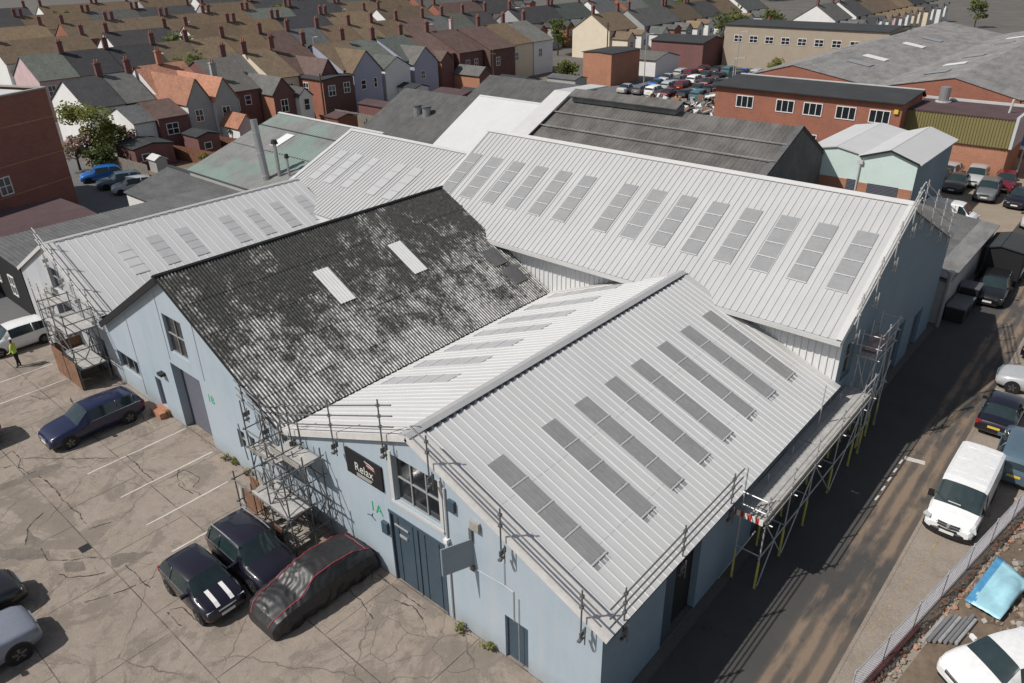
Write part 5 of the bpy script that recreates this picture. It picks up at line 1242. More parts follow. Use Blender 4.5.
for (x, y, h, r, lb) in ((-30.5, 18.9, 2.6, .14, 'short steel vent pipe with a dark cowl next to the tall flue'), (-29.6, 19.2, 1.6, .09, 'thin low vent pipe right of the tall flue')):
    v_ = thing('vent_pipe', lb, 'vent pipe', (x, y, 4.9)); b = MB(); b.tube((x, y, 4.7), (x, y, 5 + h), r, 10); b.build('pipe', M['flue'], v_); b = MB(); b.tube((x, y, 5 + h), (x, y, 5.3 + h), r * 2.1, 10, 0, r * 1.4); b.build('cowl', M['black_plastic'], v_)

# low sheds to the left of the front row
Ls = shed('shed', 'low dark fronted shed with flat grey roof left of the grey gable', -37.2, -30.55, 0, 16.5, 3.55, 3.6, 'y', M['black_fascia'], M['asb_grey'], -34, (.3, .02), ez2=3.45, wins=[('-y', -36.6, -35.4, 1.2, 2.6), ('-y', -33.6, -32.6, .9, 2.3)])
Nb = shed('outbuilding', 'single storey maroon brick outbuilding with dark felt roof beside the tall brick block', -47, -37.4, -4, 8.3, 2.7, 2.9, 'y', M['brick_maroon'], M['felt_maroon'], -42)
Kb = shed('garage', 'grey roofed garage with a white end wall beside the small car park', -45.2, -33, 13.0, 19.6, 2.6, 3.9, 'x', M['render_white'], M['asb_grey'], 17.2, (.3, .03), doors=[('-x', 14.2, 15.2, 0, 2)])
ridge_strip(Kb, (-45.3, 17.2, 4.06), (-33, 17.2, 4.06), (0, -1, -.3), (0, 1, -.3), M['felt'])
# tall brick block, turned a little off the street grid
Mb = thing('brick_block', 'tall red brick block with few windows at the left edge', 'building', (-54, 12, 0))
def mp(a, c, z): d = Vector((.385, -.923, 0)); n = Vector((-.923, -.385, 0)); p = Vector((-54.1, 12.05, 0)) + d * a + n * c; return (p.x, p.y, z)
b = MB()
def mwall(mb, a0, c0, a1, c1, z0, z1, m=0): mb.face([mp(a0, c0, z0), mp(a1, c1, z0), mp(a1, c1, z1), mp(a0, c0, z1)], m)
mwall(b, 0, 0, 22, 0, 0, 10.4); mwall(b, 22, 0, 22, 12, 0, 10.4); mwall(b, 22, 12, 0, 12, 0, 10.4); mwall(b, 0, 12, 0, 0, 0, 10.4); b.build('wall', M['brick_block'], Mb)
b = MB(); b.prism([mp(.3, .3, 10.1), mp(22, .3, 10.1), mp(22, 11.7, 10.1), mp(.3, 11.7, 10.1)], (0, 0, .1)); b.build('roof', M['pale_membrane'], Mb)
b = MB()
for (a0, c0, a1, c1) in ((-.1, -.1, 22, .25), (-.1, .25, .25, 12)): b.prism([mp(a0, c0, 10.4), mp(a1, c0, 10.4), mp(a1, c1, 10.4), mp(a0, c1, 10.4)], (0, 0, .12))
b.build('coping', M['concrete_block'], Mb)
b = MB()
for z in (2.6, 5.0, 8.0): b.prism([mp(0, -.05, z), mp(22, -.05, z), mp(22, 0, z), mp(0, 0, z)], (0, 0, .1))
b.build('string_course', M['brick_orange'], Mb)
mpos = lambda u, z, d: (Vector(mp(u, d, z)))
for u in (5.9, 9.5, 13): window(Mb, mpos, u, u + 1.2, 2.8, 4.3, -.02, M['white_frame'], M['glass'], 2, 2, .09)
window(Mb, mpos, 12.5, 13.7, 6, 7.5, -.02, M['white_frame'], M['glass'], 2, 2, .09)

# dark roofs behind
H1 = shed('workshop', 'workshop with long dark speckled roof and two small round vents', -43, -32.15, 36, 50.5, 3.75, 7.3, 'x', M['render_grey'], M['asb_dark'], 43.3, (.4, .02), over=.1)
for x in (-37.6, -36.3):
    v_ = thing('roof_vent', 'pale round vent on the dark speckled roof', 'roof vent', (x, 40.0, 5.5), 'round vents on the dark roof'); b = MB(); b.tube((x, 40.0, 5.4), (x, 40.0, 6.5), .42, 14); b.build('drum', M['flue'], v_); b = MB(); b.tube((x, 40.0, 6.5), (x, 40.0, 6.65), .5, 14); b.build('cap', M['asb_grey'], v_)
H2 = shed('workshop', 'far dark roofed workshop beyond the pale flat looking roof', -45, -31.5, 52.5, 65, 3.5, 6.6, 'x', M['render_grey'], M['asb_dark'], 59, (.4, .03))
F1 = shed('workshop', 'workshop with smooth pale grey roof behind the white roofs', -32, -24.25, 36, 50.5, 3.6, 7.5, 'x', M['render_grey'], M['pale_membrane'], 43.3, over=.1)
ridge_strip(F1, (-32, 43.3, 7.72), (-24.3, 43.3, 7.72), (0, -1, -.5), (0, 1, -.5), M['flash'])
G = shed('workshop', 'long workshop with dark corrugated roof and raised ridge vent', -22.2, -.4, 38.2, 50.5, 5.1, 8.1, 'x', M['render_grey'], M['asb_mid'], 45, (.35, .022), gable_m=M['asb_grey'])
b = MB(); b.prism([(-24.2, 38, 5.3), (-22.2, 38, 5.3), (-22.2, 45.2, 8.5), (-24.2, 45.2, 8.5)], (0, 0, .12)); b.prism([(-24.2, 45.2, 8.5), (-22.2, 45.2, 8.5), (-22.2, 51, 8.3), (-24.2, 51, 8.3)], (0, 0, .12)); b.prism([(-22.2, 47.3, 7.6), (-12, 47.3, 7.6), (-12, 49.5, 6.4), (-22.2, 49.5, 6.4)], (0, 0, .5)); b.build('parapet_coping', M['flash'], G)
b = MB(); b.box(-21.4, -10.8, 44.3, 45.7, 8.0, 8.55, 1); b.prism([(-21.6, 43.9, 8.5), (-10.5, 43.9, 8.5), (-10.5, 45.0, 8.95), (-21.6, 45.0, 8.95)], (0, 0, .07)); b.prism([(-21.6, 45.0, 8.95), (-10.5, 45.0, 8.95), (-10.5, 46.1, 8.5), (-21.6, 46.1, 8.5)], (0, 0, .07)); b.build('ridge_vent', [M['asb_mid'], M['asb_pale']], G)
b = MB()
for y, z in ((42.6, 7.2), (40.6, 6.37)): b.prism([(-22.2, y, z + .08), (-.4, y, z + .08), (-.4, y + .08, z + .12), (-22.2, y + .08, z + .12)], (0, 0, .03))
b.build('lap_strip', M['asb_pale'], G)
b = MB(); b.prism([(-.75, 38.1, 5.22), (-.3, 38.1, 5.22), (-.3, 45, 8.25), (-.75, 45, 8.25)], (0, 0, .05)); b.prism([(-.75, 45, 8.25), (-.3, 45, 8.25), (-.3, 50.6, 5.25), (-.75, 50.6, 5.25)], (0, 0, .05)); b.build('verge_flashing', M['asb_grey'], G)

# pale mint twin-gable units
for (x0, x1, y0, y1, ez, rz, lb) in ((-1.35, 2.72, 50.4, 61.2, 5.42, 5.8, 'pale mint clad unit with low white roof beside the dark corrugated workshop'), (2.8, 6.9, 50.0, 60.2, 5.45, 6.15, 'pale mint clad unit with dark blue side wall next to its twin')):
    U = shed('storage_unit', lb, x0, x1, y0, y1, ez, rz, 'y', M['mint'] if x0 < 0 else M['wall_blue'], M['pale_membrane'], None, None, M['mint'], .3, group='mint clad units')
    b = MB(); b.box(x0 + .05, x1 - .05, y0 - .06, y0 - .003, 0, 3.45); b.build('brick_plinth', M['brick_orange'], U)
    b = MB(); a = ((x0 + x1) / 2); yv = y0 - .22
    for (p, q) in (((x0 - .15, ez - .05), (a, rz)), ((a, rz), (x1 + .15, ez - .05))): b.prism([(p[0], yv, p[1]), (q[0], yv, q[1]), (q[0], yv, q[1] + .14), (p[0], yv, p[1] + .14)], (0, .04, 0))
    if x0 > 0: b.build('barge_board', M['black_fascia'], U)
    roller_door(U, x0 + .8 if x0 > 0 else x0 + 3.2, x1 - 1.0 if x0 > 0 else x0 + 3.9, 0.05, 3.5, -.08, M['shutter'], 'door', pos=YF(y0))
b = MB(); b.tube((2.76, 49.9, 0), (2.76, 49.9, 5.3), .07, 8); b.box(2.55, 2.97, 49.8, 50.0, 4.9, 5.2); tag(b.build('drainpipe', M['flash']), 'pale drainpipe between the two mint clad units', 'drainpipe')
# brick offices and olive clad hall
Nf = shed('office_building', 'two storey red brick offices with white windows and dark flat roof', -19.8, .1, 69.2, 75.6, 6.35, 6.75, 'x', M['brick_red'], M['felt'], 75, None, None, .5,
     wins=[('-y', x, x + 2.0, 4.3, 5.6) for x in (-17.2, -12.6, -9.6, -6.2, -2.9)] + [('-y', x, x + 1.9, 1.1, 2.4) for x in (-12.6, -9.6, -6.2, -2.9, -16.5)])
b = MB(); b.box(-19.9, .2, 75.3, 75.6, 6.7, 6.95); b.build('coping', M['flash'], Nf)
b = MB(); b.box(-.6, -.2, 69.0, 69.15, 5.4, 5.8); b.build('alarm_box', M['plate_y'], Nf)
Ol = thing('factory_hall', 'olive clad hall on an orange brick base beside the brick offices', 'building', (5, 74, 0))
b = MB(); b.box(-.1, 9.5, 71.2, 78, 0, 3.05); b.build('brick_base', M['brick_orange'], Ol)
b = MB()
rows = []
x = -.1
while x < 9.45: b.box(x, x + .13, 70.94, 71.02, 3.02, 5.6); x += .26
b.box(-.15, 9.6, 71.0, 78.1, 3.0, 5.6); b.build('cladding', M['olive'], Ol)
b = MB(); b.box(-.15, 9.6, 70.9, 78.1, 5.6, 5.72); b.build('roof', M['felt_maroon'], Ol); b = MB(); b.box(-.2, 9.7, 77.9, 78.2, 5.72, 5.95); b.box(9.5, 9.75, 70.85, 78.2, 3.0, 5.9); b.build('coping', M['flash'], Ol)
v_ = thing('roof_vent', 'stubby steel flue on the roof between the offices and the olive hall', 'roof vent', (1.9, 76.5, 5.7)); b = MB(); b.tube((1.9, 76.5, 5.7), (1.9, 76.5, 7.2), .5, 14); b.build('drum', M['flue'], v_); b = MB(); b.tube((1.9, 76.5, 5.7), (1.9, 76.5, 5.82), .75, 14); b.build('flange', M['flash'], v_)
b = MB(); b.tube((8.3, 74, 5.7), (8.4, 74, 7.0), .1, 8); tag(b.build('vent_pipe', M['flash']), 'thin white pipe on the roof of the olive hall', 'vent pipe')
sgn = thing('hoarding_sign', 'blue panel sign at the right frame edge above the parked cars', 'sign', (11.6, 72, 0)); b = MB(); b.box(10.2, 13.5, 72.3, 72.45, 3.0, 5.4); b.build('panel', M['blue_sign'], sgn)
for x in (10.5, 13.2): b = MB(); b.tube((x, 72.5, 0), (x, 72.5, 5.4), .08, 8); b.build('post', M['galv'], sgn)
b = MB(); b.box(10.2, 13.6, 72.2, 72.5, 2.9, 3.2); b.build('base_board', M['flash'], sgn)
# big grey-roofed brick halls beyond
for (x0, x1, xr_, lb) in ((-22.4, -6.8, -16.5, 'far red brick hall with grey patched roof, left one of the row'), (-6.8, 7.9, 1.3, 'far red brick hall with grey patched roof, behind the olive hall'), (7.9, 24, 16, 'far red brick hall with grey patched roof at the right edge')):
    hh = shed('factory_hall', lb, x0 + .05, x1 - .05, 82, 150, 5.7, 7.35, 'y', M['brick_red'], M['asb_pale'], xr_, (.8, .05), None, .2, group='far brick halls')
    for k in range(6):
        y = 90 + k * 9 + random.uniform(-2, 2); s = random.choice((-1, 1)); xm = xr_; hw = (x1 - xr_) if s > 0 else (xr_ - x0); a, c = .3, .6
        z = lambda t: 7.35 - 1.65 * t + .14
        b = MB(); b.prism([(xm + s * hw * a, y, z(a)), (xm + s * hw * a, y + 2, z(a)), (xm + s * hw * c, y + 2, z(c)), (xm + s * hw * c, y, z(c))], (0, 0, .05)); b.build('skylight', M['rooflight_white'] if k % 2 else M['rooflight_pale'], hh)
# lean-to sheds along the road beyond the long warehouse
S1 = shed('lean_to', 'low grey roofed lean-to behind the blue road gable', 6.6, 13.3, 34.6, 47.4, 2.7, 3.3, 'y', M['render_grey'], M['asb_grey'], 8.0, (.3, .03))
b = MB(); b.prism([(12.35, 34.6, 2.99), (13.55, 34.6, 2.85), (13.55, 46.9, 2.85), (12.35, 46.9, 2.99)], (0, 0, .05)); b.build('pale_roof_sheet', M['asb_pale'], S1)
S3 = shed('lean_to', 'small black lean-to at the corner of the dusty lot', 13.7, 15.8, 43.5, 46.8, 2.3, 2.5, 'y', M['black_fascia'], M['felt'], 14.4)
b = MB(); b.tube((13.45, 34.2, 0), (13.45, 34.2, 3.4), .12, 10); b.tube((13.45, 34.2, 3.4), (13.45, 34.2, 3.55), .2, 10); tag(b.build('flue', M['flue']), 'short dark round flue by the far end of the blue road gable', 'flue')
for k, (x, y, h) in enumerate(((14.0, 36.0, .9), (14.0, 37.4, .8), (14.0, 39.0, 1.2), (14.8, 49.5, 1.1))):
    b = MB(); b.box(x - .5, x + .5, y - .6, y + .6, .02, h); b.box(x - .54, x + .54, y - .64, y + .64, h, h + .08, 1); tag(b.build('wheelie_bin', [M['black_plastic'], M['galv_dark']]), ('squat dark bin nearest the blue gable', 'low dark bin second from the blue gable', 'taller dark bin beside the sheds', 'dark bin standing alone in the lot')[k], 'bin')

# ------------------------------------------------------------------ terraced houses
KY = [1.0]
def ky(y): return 22 + (y - 22) * KY[0]
def kw(wins): return [(f, ky(u0), ky(u0) + (u1 - u0) * .9, a, c) if f in ('+x', '-x') else (f, u0, u1, a, c) for f, u0, u1, a, c in wins]
def house(label, x0, x1, y0, y1, ez, rz, axis, w_, r_, gm=None, wins=(), ch=(), group='terraced houses behind the workshops', name='terraced_house', ridge=None, ez2=None):
    if KY[0] != 1: y0, y1, wins, ch = ky(y0), ky(y1), kw(wins), [(x, ky(y), z, m) for x, y, z, m in ch]
    h = shed(name, label, x0, x1, y0, y1, ez, rz, axis, M[w_], M[r_], ridge, None, M[gm] if gm else None, .25, ez2, wins, (), 'house', group)
    for (x, y, z, m) in ch: chimney(h, x, y, z - 1.6, z, M[m])
    return h
def wing(h, x0, x1, y0, y1, ez, rz, axis, w_, r_, gm=None, wins=(), ridge=None, ez2=None):
    """rear extension: its walls, roof and windows join the house it belongs to"""
    if KY[0] != 1: y0, y1, wins = ky(y0), ky(y1), kw(wins)
    t = shed('tmp', None, x0, x1, y0, y1, ez, rz, axis, M[w_], M[r_], ridge, None, M[gm] if gm else None, .25, ez2, wins)
    dl = t.location - h.location
    for c in list(t.children):
        c.parent = h; c.location = c.location + dl
        if c.name.split('.')[0] == 'wall': c.name = 'rear_wing_wall'
        if c.name.split('.')[0] == 'roof': c.name = 'rear_wing_roof'
    bpy.data.objects.remove(t)
XR = -73.4; KY[0] = .82
h = house('end terrace house with tall white gable and dark slate roof behind the blossom bush', -83.6, XR, 22, 27.3, 5.0, 7.6, 'y', 'render_white', 'slate', None, [('+x', 24, 25, 3.2, 4.4)], [(-78.5, 27.2, 9.2, 'brick_maroon')])
wing(h, XR, -66.4, 24.2, 27.2, 3.9, 5.2, 'y', 'render_white', 'slate_grey', 'render_white', [('-y', -70.9, -69.5, 2.3, 3.4)])
h = house('maroon brick terrace house with grey slates next to the white gable', -83.6, XR, 27.4, 31.6, 5.0, 7.6, 'y', 'brick_maroon', 'slate_grey', None, [('+x', 28, 29, 3.2, 4.4)], [(-78.5, 31.5, 9.2, 'brick_maroon')])
wing(h, XR, -65.8, 27.3, 31.5, 4.1, 5.4, 'y', 'brick_maroon', 'tile_maroon', None, [('+x', 28.2, 29.8, 2.2, 3.5)])
h = house('white rendered house with bright orange clay tiled roof', -83, XR, 32.4, 40, 5.2, 8.2, 'y', 'render_white', 'tile_orange', None, [], [(-78, 36.2, 9.9, 'brick_orange')])
wing(h, -77, -66.6, 32.3, 36, 5.0, 7.6, 'x', 'render_white', 'tile_orange', 'render_grey', [('+x', 33.2, 34.3, 2.9, 4.3)])
wing(h, -77, -66.0, 36.1, 39.8, 5.0, 7.4, 'x', 'render_white', 'tile_orange', 'render_grey', [('+x', 37, 38.2, 2.7, 4.3)])
wing(h, -66.5, -62, 36.4, 39.2, 2.3, 3.6, 'x', 'render_white', 'tile_orange', 'render_pink')
h = house('dark red brick house with grey slate roof right of the orange roof', -83, -69, 40.2, 45.6, 5.2, 8.4, 'y', 'brick_maroon', 'slate_grey', None, [('+x', 40.9, 41.9, 2.9, 4.5), ('+x', 43, 44.0, 3.4, 4.6)], [(-76, 45.5, 10, 'brick_maroon'), (-71.5, 40.4, 8.6, 'render_grey')], ridge=-75.5)
h = house('peach sided house with grey slate wing and white bay', -83, XR, 45.8, 50, 5.2, 8.2, 'y', 'brick_orange', 'slate_grey', None, [], [(-77, 50, 10, 'brick_maroon')])
wing(h, XR, -66.2, 45.9, 49.6, 4.6, 6.4, 'x', 'brick_orange', 'slate_grey', 'brick_maroon', [('+x', 47, 48.2, 2.3, 3.9)])
wing(h, -69.5, -65.4, 49.8, 52.2, 4.0, 4.9, 'x', 'render_white', 'slate', 'render_white', [('+x', 50.5, 51.5, 2.2, 3.7)])
h = house('cream rendered house with brown tiled roof', -83, -71.5, 50.2, 55.2, 5.6, 8.6, 'y', 'render_cream', 'tile_brown', None, [('+x', 52.8, 53.9, 3.2, 4.8)], [(-77, 55.2, 10.3, 'brick_maroon')], ridge=-77.5)
h = house('red brick house with a flat roofed two storey rear wing', -83, -72.5, 55.4, 62, 5.6, 8.6, 'y', 'brick_maroon', 'tile_maroon', None, [], [(-77.5, 62, 10.3, 'brick_maroon')])
wing(h, -73, -66.4, 55.4, 61.6, 5.3, 5.5, 'x', 'brick_red', 'felt', 'brick_dark', [('-y', -70.8, -69.6, 3.4, 4.8), ('-y', -70.6, -69.7, .6, 2.2), ('+x', 56.3, 57.6, 3.2, 4.6), ('+x', 59.4, 60.6, 3.3, 4.7)])
wing(h, -76, -68.5, 57, 60.5, 5.4, 7.5, 'x', 'brick_maroon', 'tile_maroon')
h = house('gabled house with brown roof, shade put into its blue grey wall colour', -83, -70, 63, 70, 5.6, 8.6, 'y', 'render_shade', 'tile_brown', None, [], [(-77, 70, 10.3, 'brick_maroon')])
wing(h, -77, -68.2, 63.4, 69.6, 5.4, 8.0, 'x', 'render_shade', 'tile_brown', 'render_shade', [('+x', 64.8, 65.8, 3.0, 4.3), ('+x', 67.6, 68.3, 3.0, 4.4)])
h = house('white rendered house with grey green roof and white extensions', -83, -71.5, 70.4, 77, 5.6, 8.3, 'y', 'render_white', 'tile_green', None, [], [(-77, 77, 10, 'brick_maroon')])
wing(h, -77, -68.4, 70.6, 76.5, 5.2, 6.6, 'x', 'render_white', 'tile_green', 'render_white', [('-y', -72.2, -71.2, 3.0, 4.6)])
wing(h, -68.3, -64.6, 73.2, 76.4, 2.5, 2.9, 'x', 'render_white', 'felt')
h = house('gabled house with two small windows, shade put into its pale lilac wall colour', -83, -70, 77.4, 84, 5.6, 8.4, 'y', 'render_shade', 'tile_green', None, [], [(-77, 84, 10, 'brick_maroon')])
wing(h, -77, -68.4, 77.6, 83.5, 5.2, 7.4, 'x', 'render_shade', 'slate_grey', 'render_shade', [('+x', 79, 80, 3, 4.2)])
h = house('orange brick house with a low orange extension', -83, -71, 85, 91, 5.6, 8.4, 'y', 'brick_orange', 'tile_maroon', None, [], [(-77, 91, 10, 'brick_maroon')])
wing(h, -75, -69, 85.2, 88.5, 5.0, 6.2, 'x', 'brick_orange', 'tile_maroon', 'brick_maroon')
wing(h, -69, -63.5, 88.5, 92, 2.9, 4.0, 'x', 'brick_orange', 'slate_grey', 'brick_maroon')
h = house('dark maroon brick house at the far end of the terrace', -83, -70, 91.4, 98, 5.6, 8.4, 'y', 'brick_maroon', 'tile_maroon', None, [('+x', 93, 94.1, 3, 4.4), ('+x', 95.5, 96.5, 3, 4.4)], [(-77, 98, 10, 'render_pink')])
h = house('second dark maroon house behind the dark roofed workshop', -83, -68.5, 98.4, 106, 5.6, 8.4, 'y', 'brick_dark', 'tile_maroon', None, [('+x', 100, 101.1, 3, 4.4)], [(-77, 106, 10, 'brick_maroon')])
h = house('brown roofed cream house near the far end of the terrace', -83, -70, 106.4, 114, 5.6, 8.4, 'y', 'render_cream', 'tile_brown', None, [('+x', 108, 109.1, 3, 4.4)], [(-77, 114, 10, 'brick_maroon')])
h = house('white house with grey slates closing the far end of the terrace', -83, -70, 114.4, 121, 5.6, 8.4, 'y', 'render_white', 'slate_grey', None, [('+x', 116, 117.1, 3, 4.4)], [(-77, 121, 10, 'brick_maroon')])
KY[0] = 1.0
# second row, across the street behind
cols = ['render_pink', 'render_white', 'render_cream', 'render_white', 'brick_red', 'render_white', 'render_grey', 'render_cream']
rfs = ['tile_green', 'tile_brown', 'tile_maroon', 'slate', 'tile_brown', 'slate_grey', 'slate', 'tile_brown']
desc = {'render_pink': 'pale pink rendered', 'brick_maroon': 'maroon brick', 'render_cream': 'cream rendered', 'render_white': 'white rendered', 'brick_dark': 'dark brown brick', 'render_grey': 'grey rendered', 'brick_red': 'red brick', 'render_shade': 'shade blue rendered', 'brick_orange': 'orange brick'}
rdesc = {'tile_green': 'grey green tiles', 'tile_maroon': 'plum tiles', 'slate': 'dark slates', 'tile_brown': 'brown tiles', 'slate_grey': 'grey slates', 'tile_orange': 'orange tiles'}
y = 26
for k in range(15):
    c, r_ = cols[k % 8], rfs[(k * 3 + k // 8) % 8]; d = 5.4 + (k % 3) * .8
    house('%s house with %s in the second row, %s' % (desc[c], rdesc[r_], ('behind the white gable', 'second past the white gable', 'behind the orange roofed house', 'behind the grey slate house', 'behind the cream house', 'behind the red brick wing', 'behind the brown roofed house', 'behind the blue grey gable', 'behind the white extensions', 'behind the lilac gable', 'behind the orange brick house', 'beyond the orange brick house', 'behind the dark maroon house', 'beyond that dark house', 'last before the far trees')[k]), -108, -98.5, y, y + d, 5.4, 8.2, 'y', c, r_, None,
          [('+x', y + .8, y + 1.9, 3.2, 4.7), ('+x', y + d - 2, y + d - .9, 3.2, 4.7), ('+x', y + 1.2, y + 2.6, .8, 2.3)], [(-103, y + d, 9.8, 'brick_maroon')], 'houses in the second row')
    y += d + .12
# far town beyond, one terrace after another
far = 0
for (x, ya, yb) in ((-128, 30, 150), (-158, 34, 190), (-190, 40, 230), (-228, 60, 270), (-75, 122, 185), (-100, 125, 210), (-46, 165, 240)):
    y = ya
    while y < yb:
        d = random.choice((10, 12, 15)); c = random.choice(cols); r_ = random.choice(rfs)
        g = house('far %s terrace block with %s' % (desc[c], rdesc[r_]), x - 4.6, x + 4.6, y, y + d, 5.4, 8.3, 'y', c, r_, None, [('+x', y + 1.2 + q * 4.6, y + 2.5 + q * 4.6, 3.1, 4.6) for q in range(int(d / 4.8))], [(x, y + .6, 9.9, 'brick_maroon'), (x, y + d - .6, 9.9, 'brick_maroon')], 'far terraces of the town'); far += 1
        for q in range(int(d / 5)):
            yy_ = y + .6 + q * 5; wing(g, x + 4.7, x + 8.6, yy_, yy_ + 2.9, 4.0 + (q % 2) * .5, 5.2, 'x', random.choice((c, c, 'render_white', 'brick_red')), r_, None, [('+x', yy_ + .9, yy_ + 1.9, 2.4, 3.6)])
        y += d + random.choice((.15, .15, 3.0))
# lamp posts and telegraph poles of the town
for k, (x, y, h, nm) in enumerate(((-91, 40, 8, 0), (-91, 66, 8, 0), (-91, 92, 8, 0), (-62, 46, 7, 1), (-60, 76, 7, 1), (-47, 98, 8, 0), (-36, 108, 8, 0), (-22.6, 79, 8, 0), (-64, 112, 8, 1), (-140, 70, 8, 0), (-140, 110, 8, 0))):
    if nm == 0:
        t = thing('street_lamp', 'slim grey street lamp far among the terraces and yards', 'street lamp', (x, y, 0), 'street lamps of the town'); b = MB(); b.tube((x, y, 0), (x, y, h), .09, 7, 0, .06); b.build('post', M['galv'], t); b = MB(); b.tube((x, y, h), (x + .9, y, h + .15), .045, 6); b.box(x + .7, x + 1.4, y - .14, y + .14, h + .1, h + .22); b.build('lamp_head', M['galv'], t)
    else:
        t = thing('telegraph_pole', 'brown telegraph pole standing in the gardens behind the terrace', 'telegraph pole', (x, y, 0), 'telegraph poles in the gardens'); b = MB(); b.tube((x, y, 0), (x, y, h), .13, 8, 0, .1); b.build('pole', M['bark'], t); b = MB(); b.box(x - .6, x + .6, y - .06, y + .06, h - .6, h - .48); b.build('crossarm', M['bark'], t)
# depots round the scrap yard
house('orange brick flat roofed box beside the scrap yard', -57.5, -51.8, 95.5, 104, 4.9, 5.05, 'y', 'brick_orange', 'felt', 'brick_orange', group='depot buildings', name='depot', ez2=4.9)
house('low white walled depot behind the orange brick box', -59, -51, 108, 116, 2.7, 3.6, 'x', 'render_white', 'slate_grey', group='depot buildings', name='depot')
house('dark maroon depot at the end of the scrap yard', -60, -49, 121, 130, 4.4, 5.2, 'x', 'brick_maroon', 'felt', group='depot buildings', name='depot')
tb = house('long tan clad offices with a row of dark windows beyond the scrap yard', -48, -19, 127, 139, 7.2, 7.6, 'x', 'tan_wall', 'felt', None, [('-y', x, x + 1.6, 4.4, 5.6) for x in range(-46, -20, 3)], group='depot buildings', name='office_building')
# scrap yard vehicles
cols_ = ['silver', 'white', 'darkgrey', 'black', 'blue', 'grey', 'red', 'plum', 'teal']
rows_ = [(-50 + k * 2.35, 107 + 2.9 * k * .0 + r * 6.0) for r in range(3) for k in range(9)]
pos_ = [(x, y) for r in range(5) for k in range(8) for x, y in [(-51 + k * 2.5 + r * 1.2, 92 + r * 6.3)] if not (x < -47 and y < 105)]
cn = {'silver': 'silver', 'white': 'white', 'darkgrey': 'dark grey', 'black': 'black', 'blue': 'blue', 'grey': 'grey', 'red': 'red', 'plum': 'purple', 'teal': 'teal'}
protos = {}
for k, (x, y) in enumerate(pos_):
    c = cols_[(k * 5 + k // 4) % 9]; kd = ('saloon', 'hatch', 'suv')[k % 3]; loc = (x + random.uniform(-.2, .2), y + random.uniform(-.4, .4), .012); key = (c, kd)
    lb = '%s %s in the crowded vehicle yard behind the dark workshop' % (cn[c], {'saloon': 'saloon', 'hatch': 'hatchback', 'suv': 'suv'}[kd])
    if key not in protos: protos[key] = car(kd, 'parked_car', lb, loc, random.choice((0, math.pi)), 4.2, 1.75, 1.45 if kd != 'suv' else 1.65, P_[c], group='vehicles in the crowded yard', detail=False)
    else: dup(protos[key], loc)
# heaps of pale scrap metal nearer the dark workshop
for k, (x, y, r, h) in enumerate(((-33, 84, 4.2, 1.7), (-27, 80, 4.0, 1.6), (-29.5, 90, 4.2, 1.9), (-24, 86, 3.2, 1.4), (-37.5, 86, 2.8, 1.2))):
    b = MB()
    for q in range(150):
        a = random.uniform(0, 6.28); t = math.sqrt(random.random()); px, py = x + math.cos(a) * r * t, y + math.sin(a) * r * .6 * t; pz = h * (1 - t * t) * random.uniform(.3, 1)
        v = Vector((random.uniform(-1, 1), random.uniform(-1, 1), random.uniform(-.4, .4))).normalized(); s = v.orthogonal().normalized(); n = v.cross(s)
        b.obox((px, py, max(.1, pz)), v * random.uniform(.3, .9), s * random.uniform(.1, .4), n * random.uniform(.02, .12), random.choice((0, 0, 1, 2)))
    tag(b.build('scrap_heap', [M['litter'], M['flash'], M['rust']]), ('long pale scrap heap behind the ridge vent', 'pale scrap heap nearest the brick offices', 'tall scrap heap in front of the vehicles', 'small scrap heap by the corner of the brick offices', 'small scrap heap left of the others')[k], 'scrap heap', 'scrap metal heaps', 'stuff')

# ------------------------------------------------------------------ garden walls, fences, sheds
def fence(label, p, q, h, m, name='garden_fence', board=.15):
    p, q = Vector((*p, 0)), Vector((*q, 0)); d = q - p; L = d.length; d.normalize(); n = Vector((-d.y, d.x, 0)); t = thing(name, label, 'fence', p, 'garden fences')
    b = MB(); k = 0
    while k * board < L - .02:
        a = p + d * (k * board + board / 2); hh = h + random.uniform(-.03, .03); b.obox(a + Vector((0, 0, hh / 2 + .02)), d * board * .46, n * .012, (0, 0, hh / 2)); k += 1
    b.build('panel', m, t); k = 0
    while k * 2.4 <= L + .1:
        a = p + d * min(L, k * 2.4); c = MB(); c.obox(a + n * .05 + Vector((0, 0, h / 2 + .05)), d * .05, n * .05, (0, 0, h / 2 + .05)); c.build('post', m, t); k += 1
for (lb, p, q, m) in (('orange brown fence along the garden behind the maroon house', (-63.5, 26.2), (-54.5, 27.6), 'timber'), ('orange brown fence between the orange roofed house and the workshop', (-63.5, 31.9), (-54.8, 33.2), 'timber'), ('grey timber fence at the back of the small car park', (-70, 19.4), (-57, 20.2), 'timber_grey'),
                      ('reddish fence at the end of the gardens', (-54.3, 27.7), (-54.6, 33.4), 'timber'), ('brown fence behind the grey slate house', (-66, 40.4), (-55, 41), 'timber'), ('grey fence behind the cream house', (-66, 50.4), (-52, 50.6), 'timber_grey'), ('low grey fence behind the red brick wing', (-64, 62.5), (-50, 63), 'timber_grey'), ('grey fence behind the white extensions', (-64, 70.2), (-50, 70.6), 'timber_grey')):
    fence(lb, p, q, 1.6, M[m])
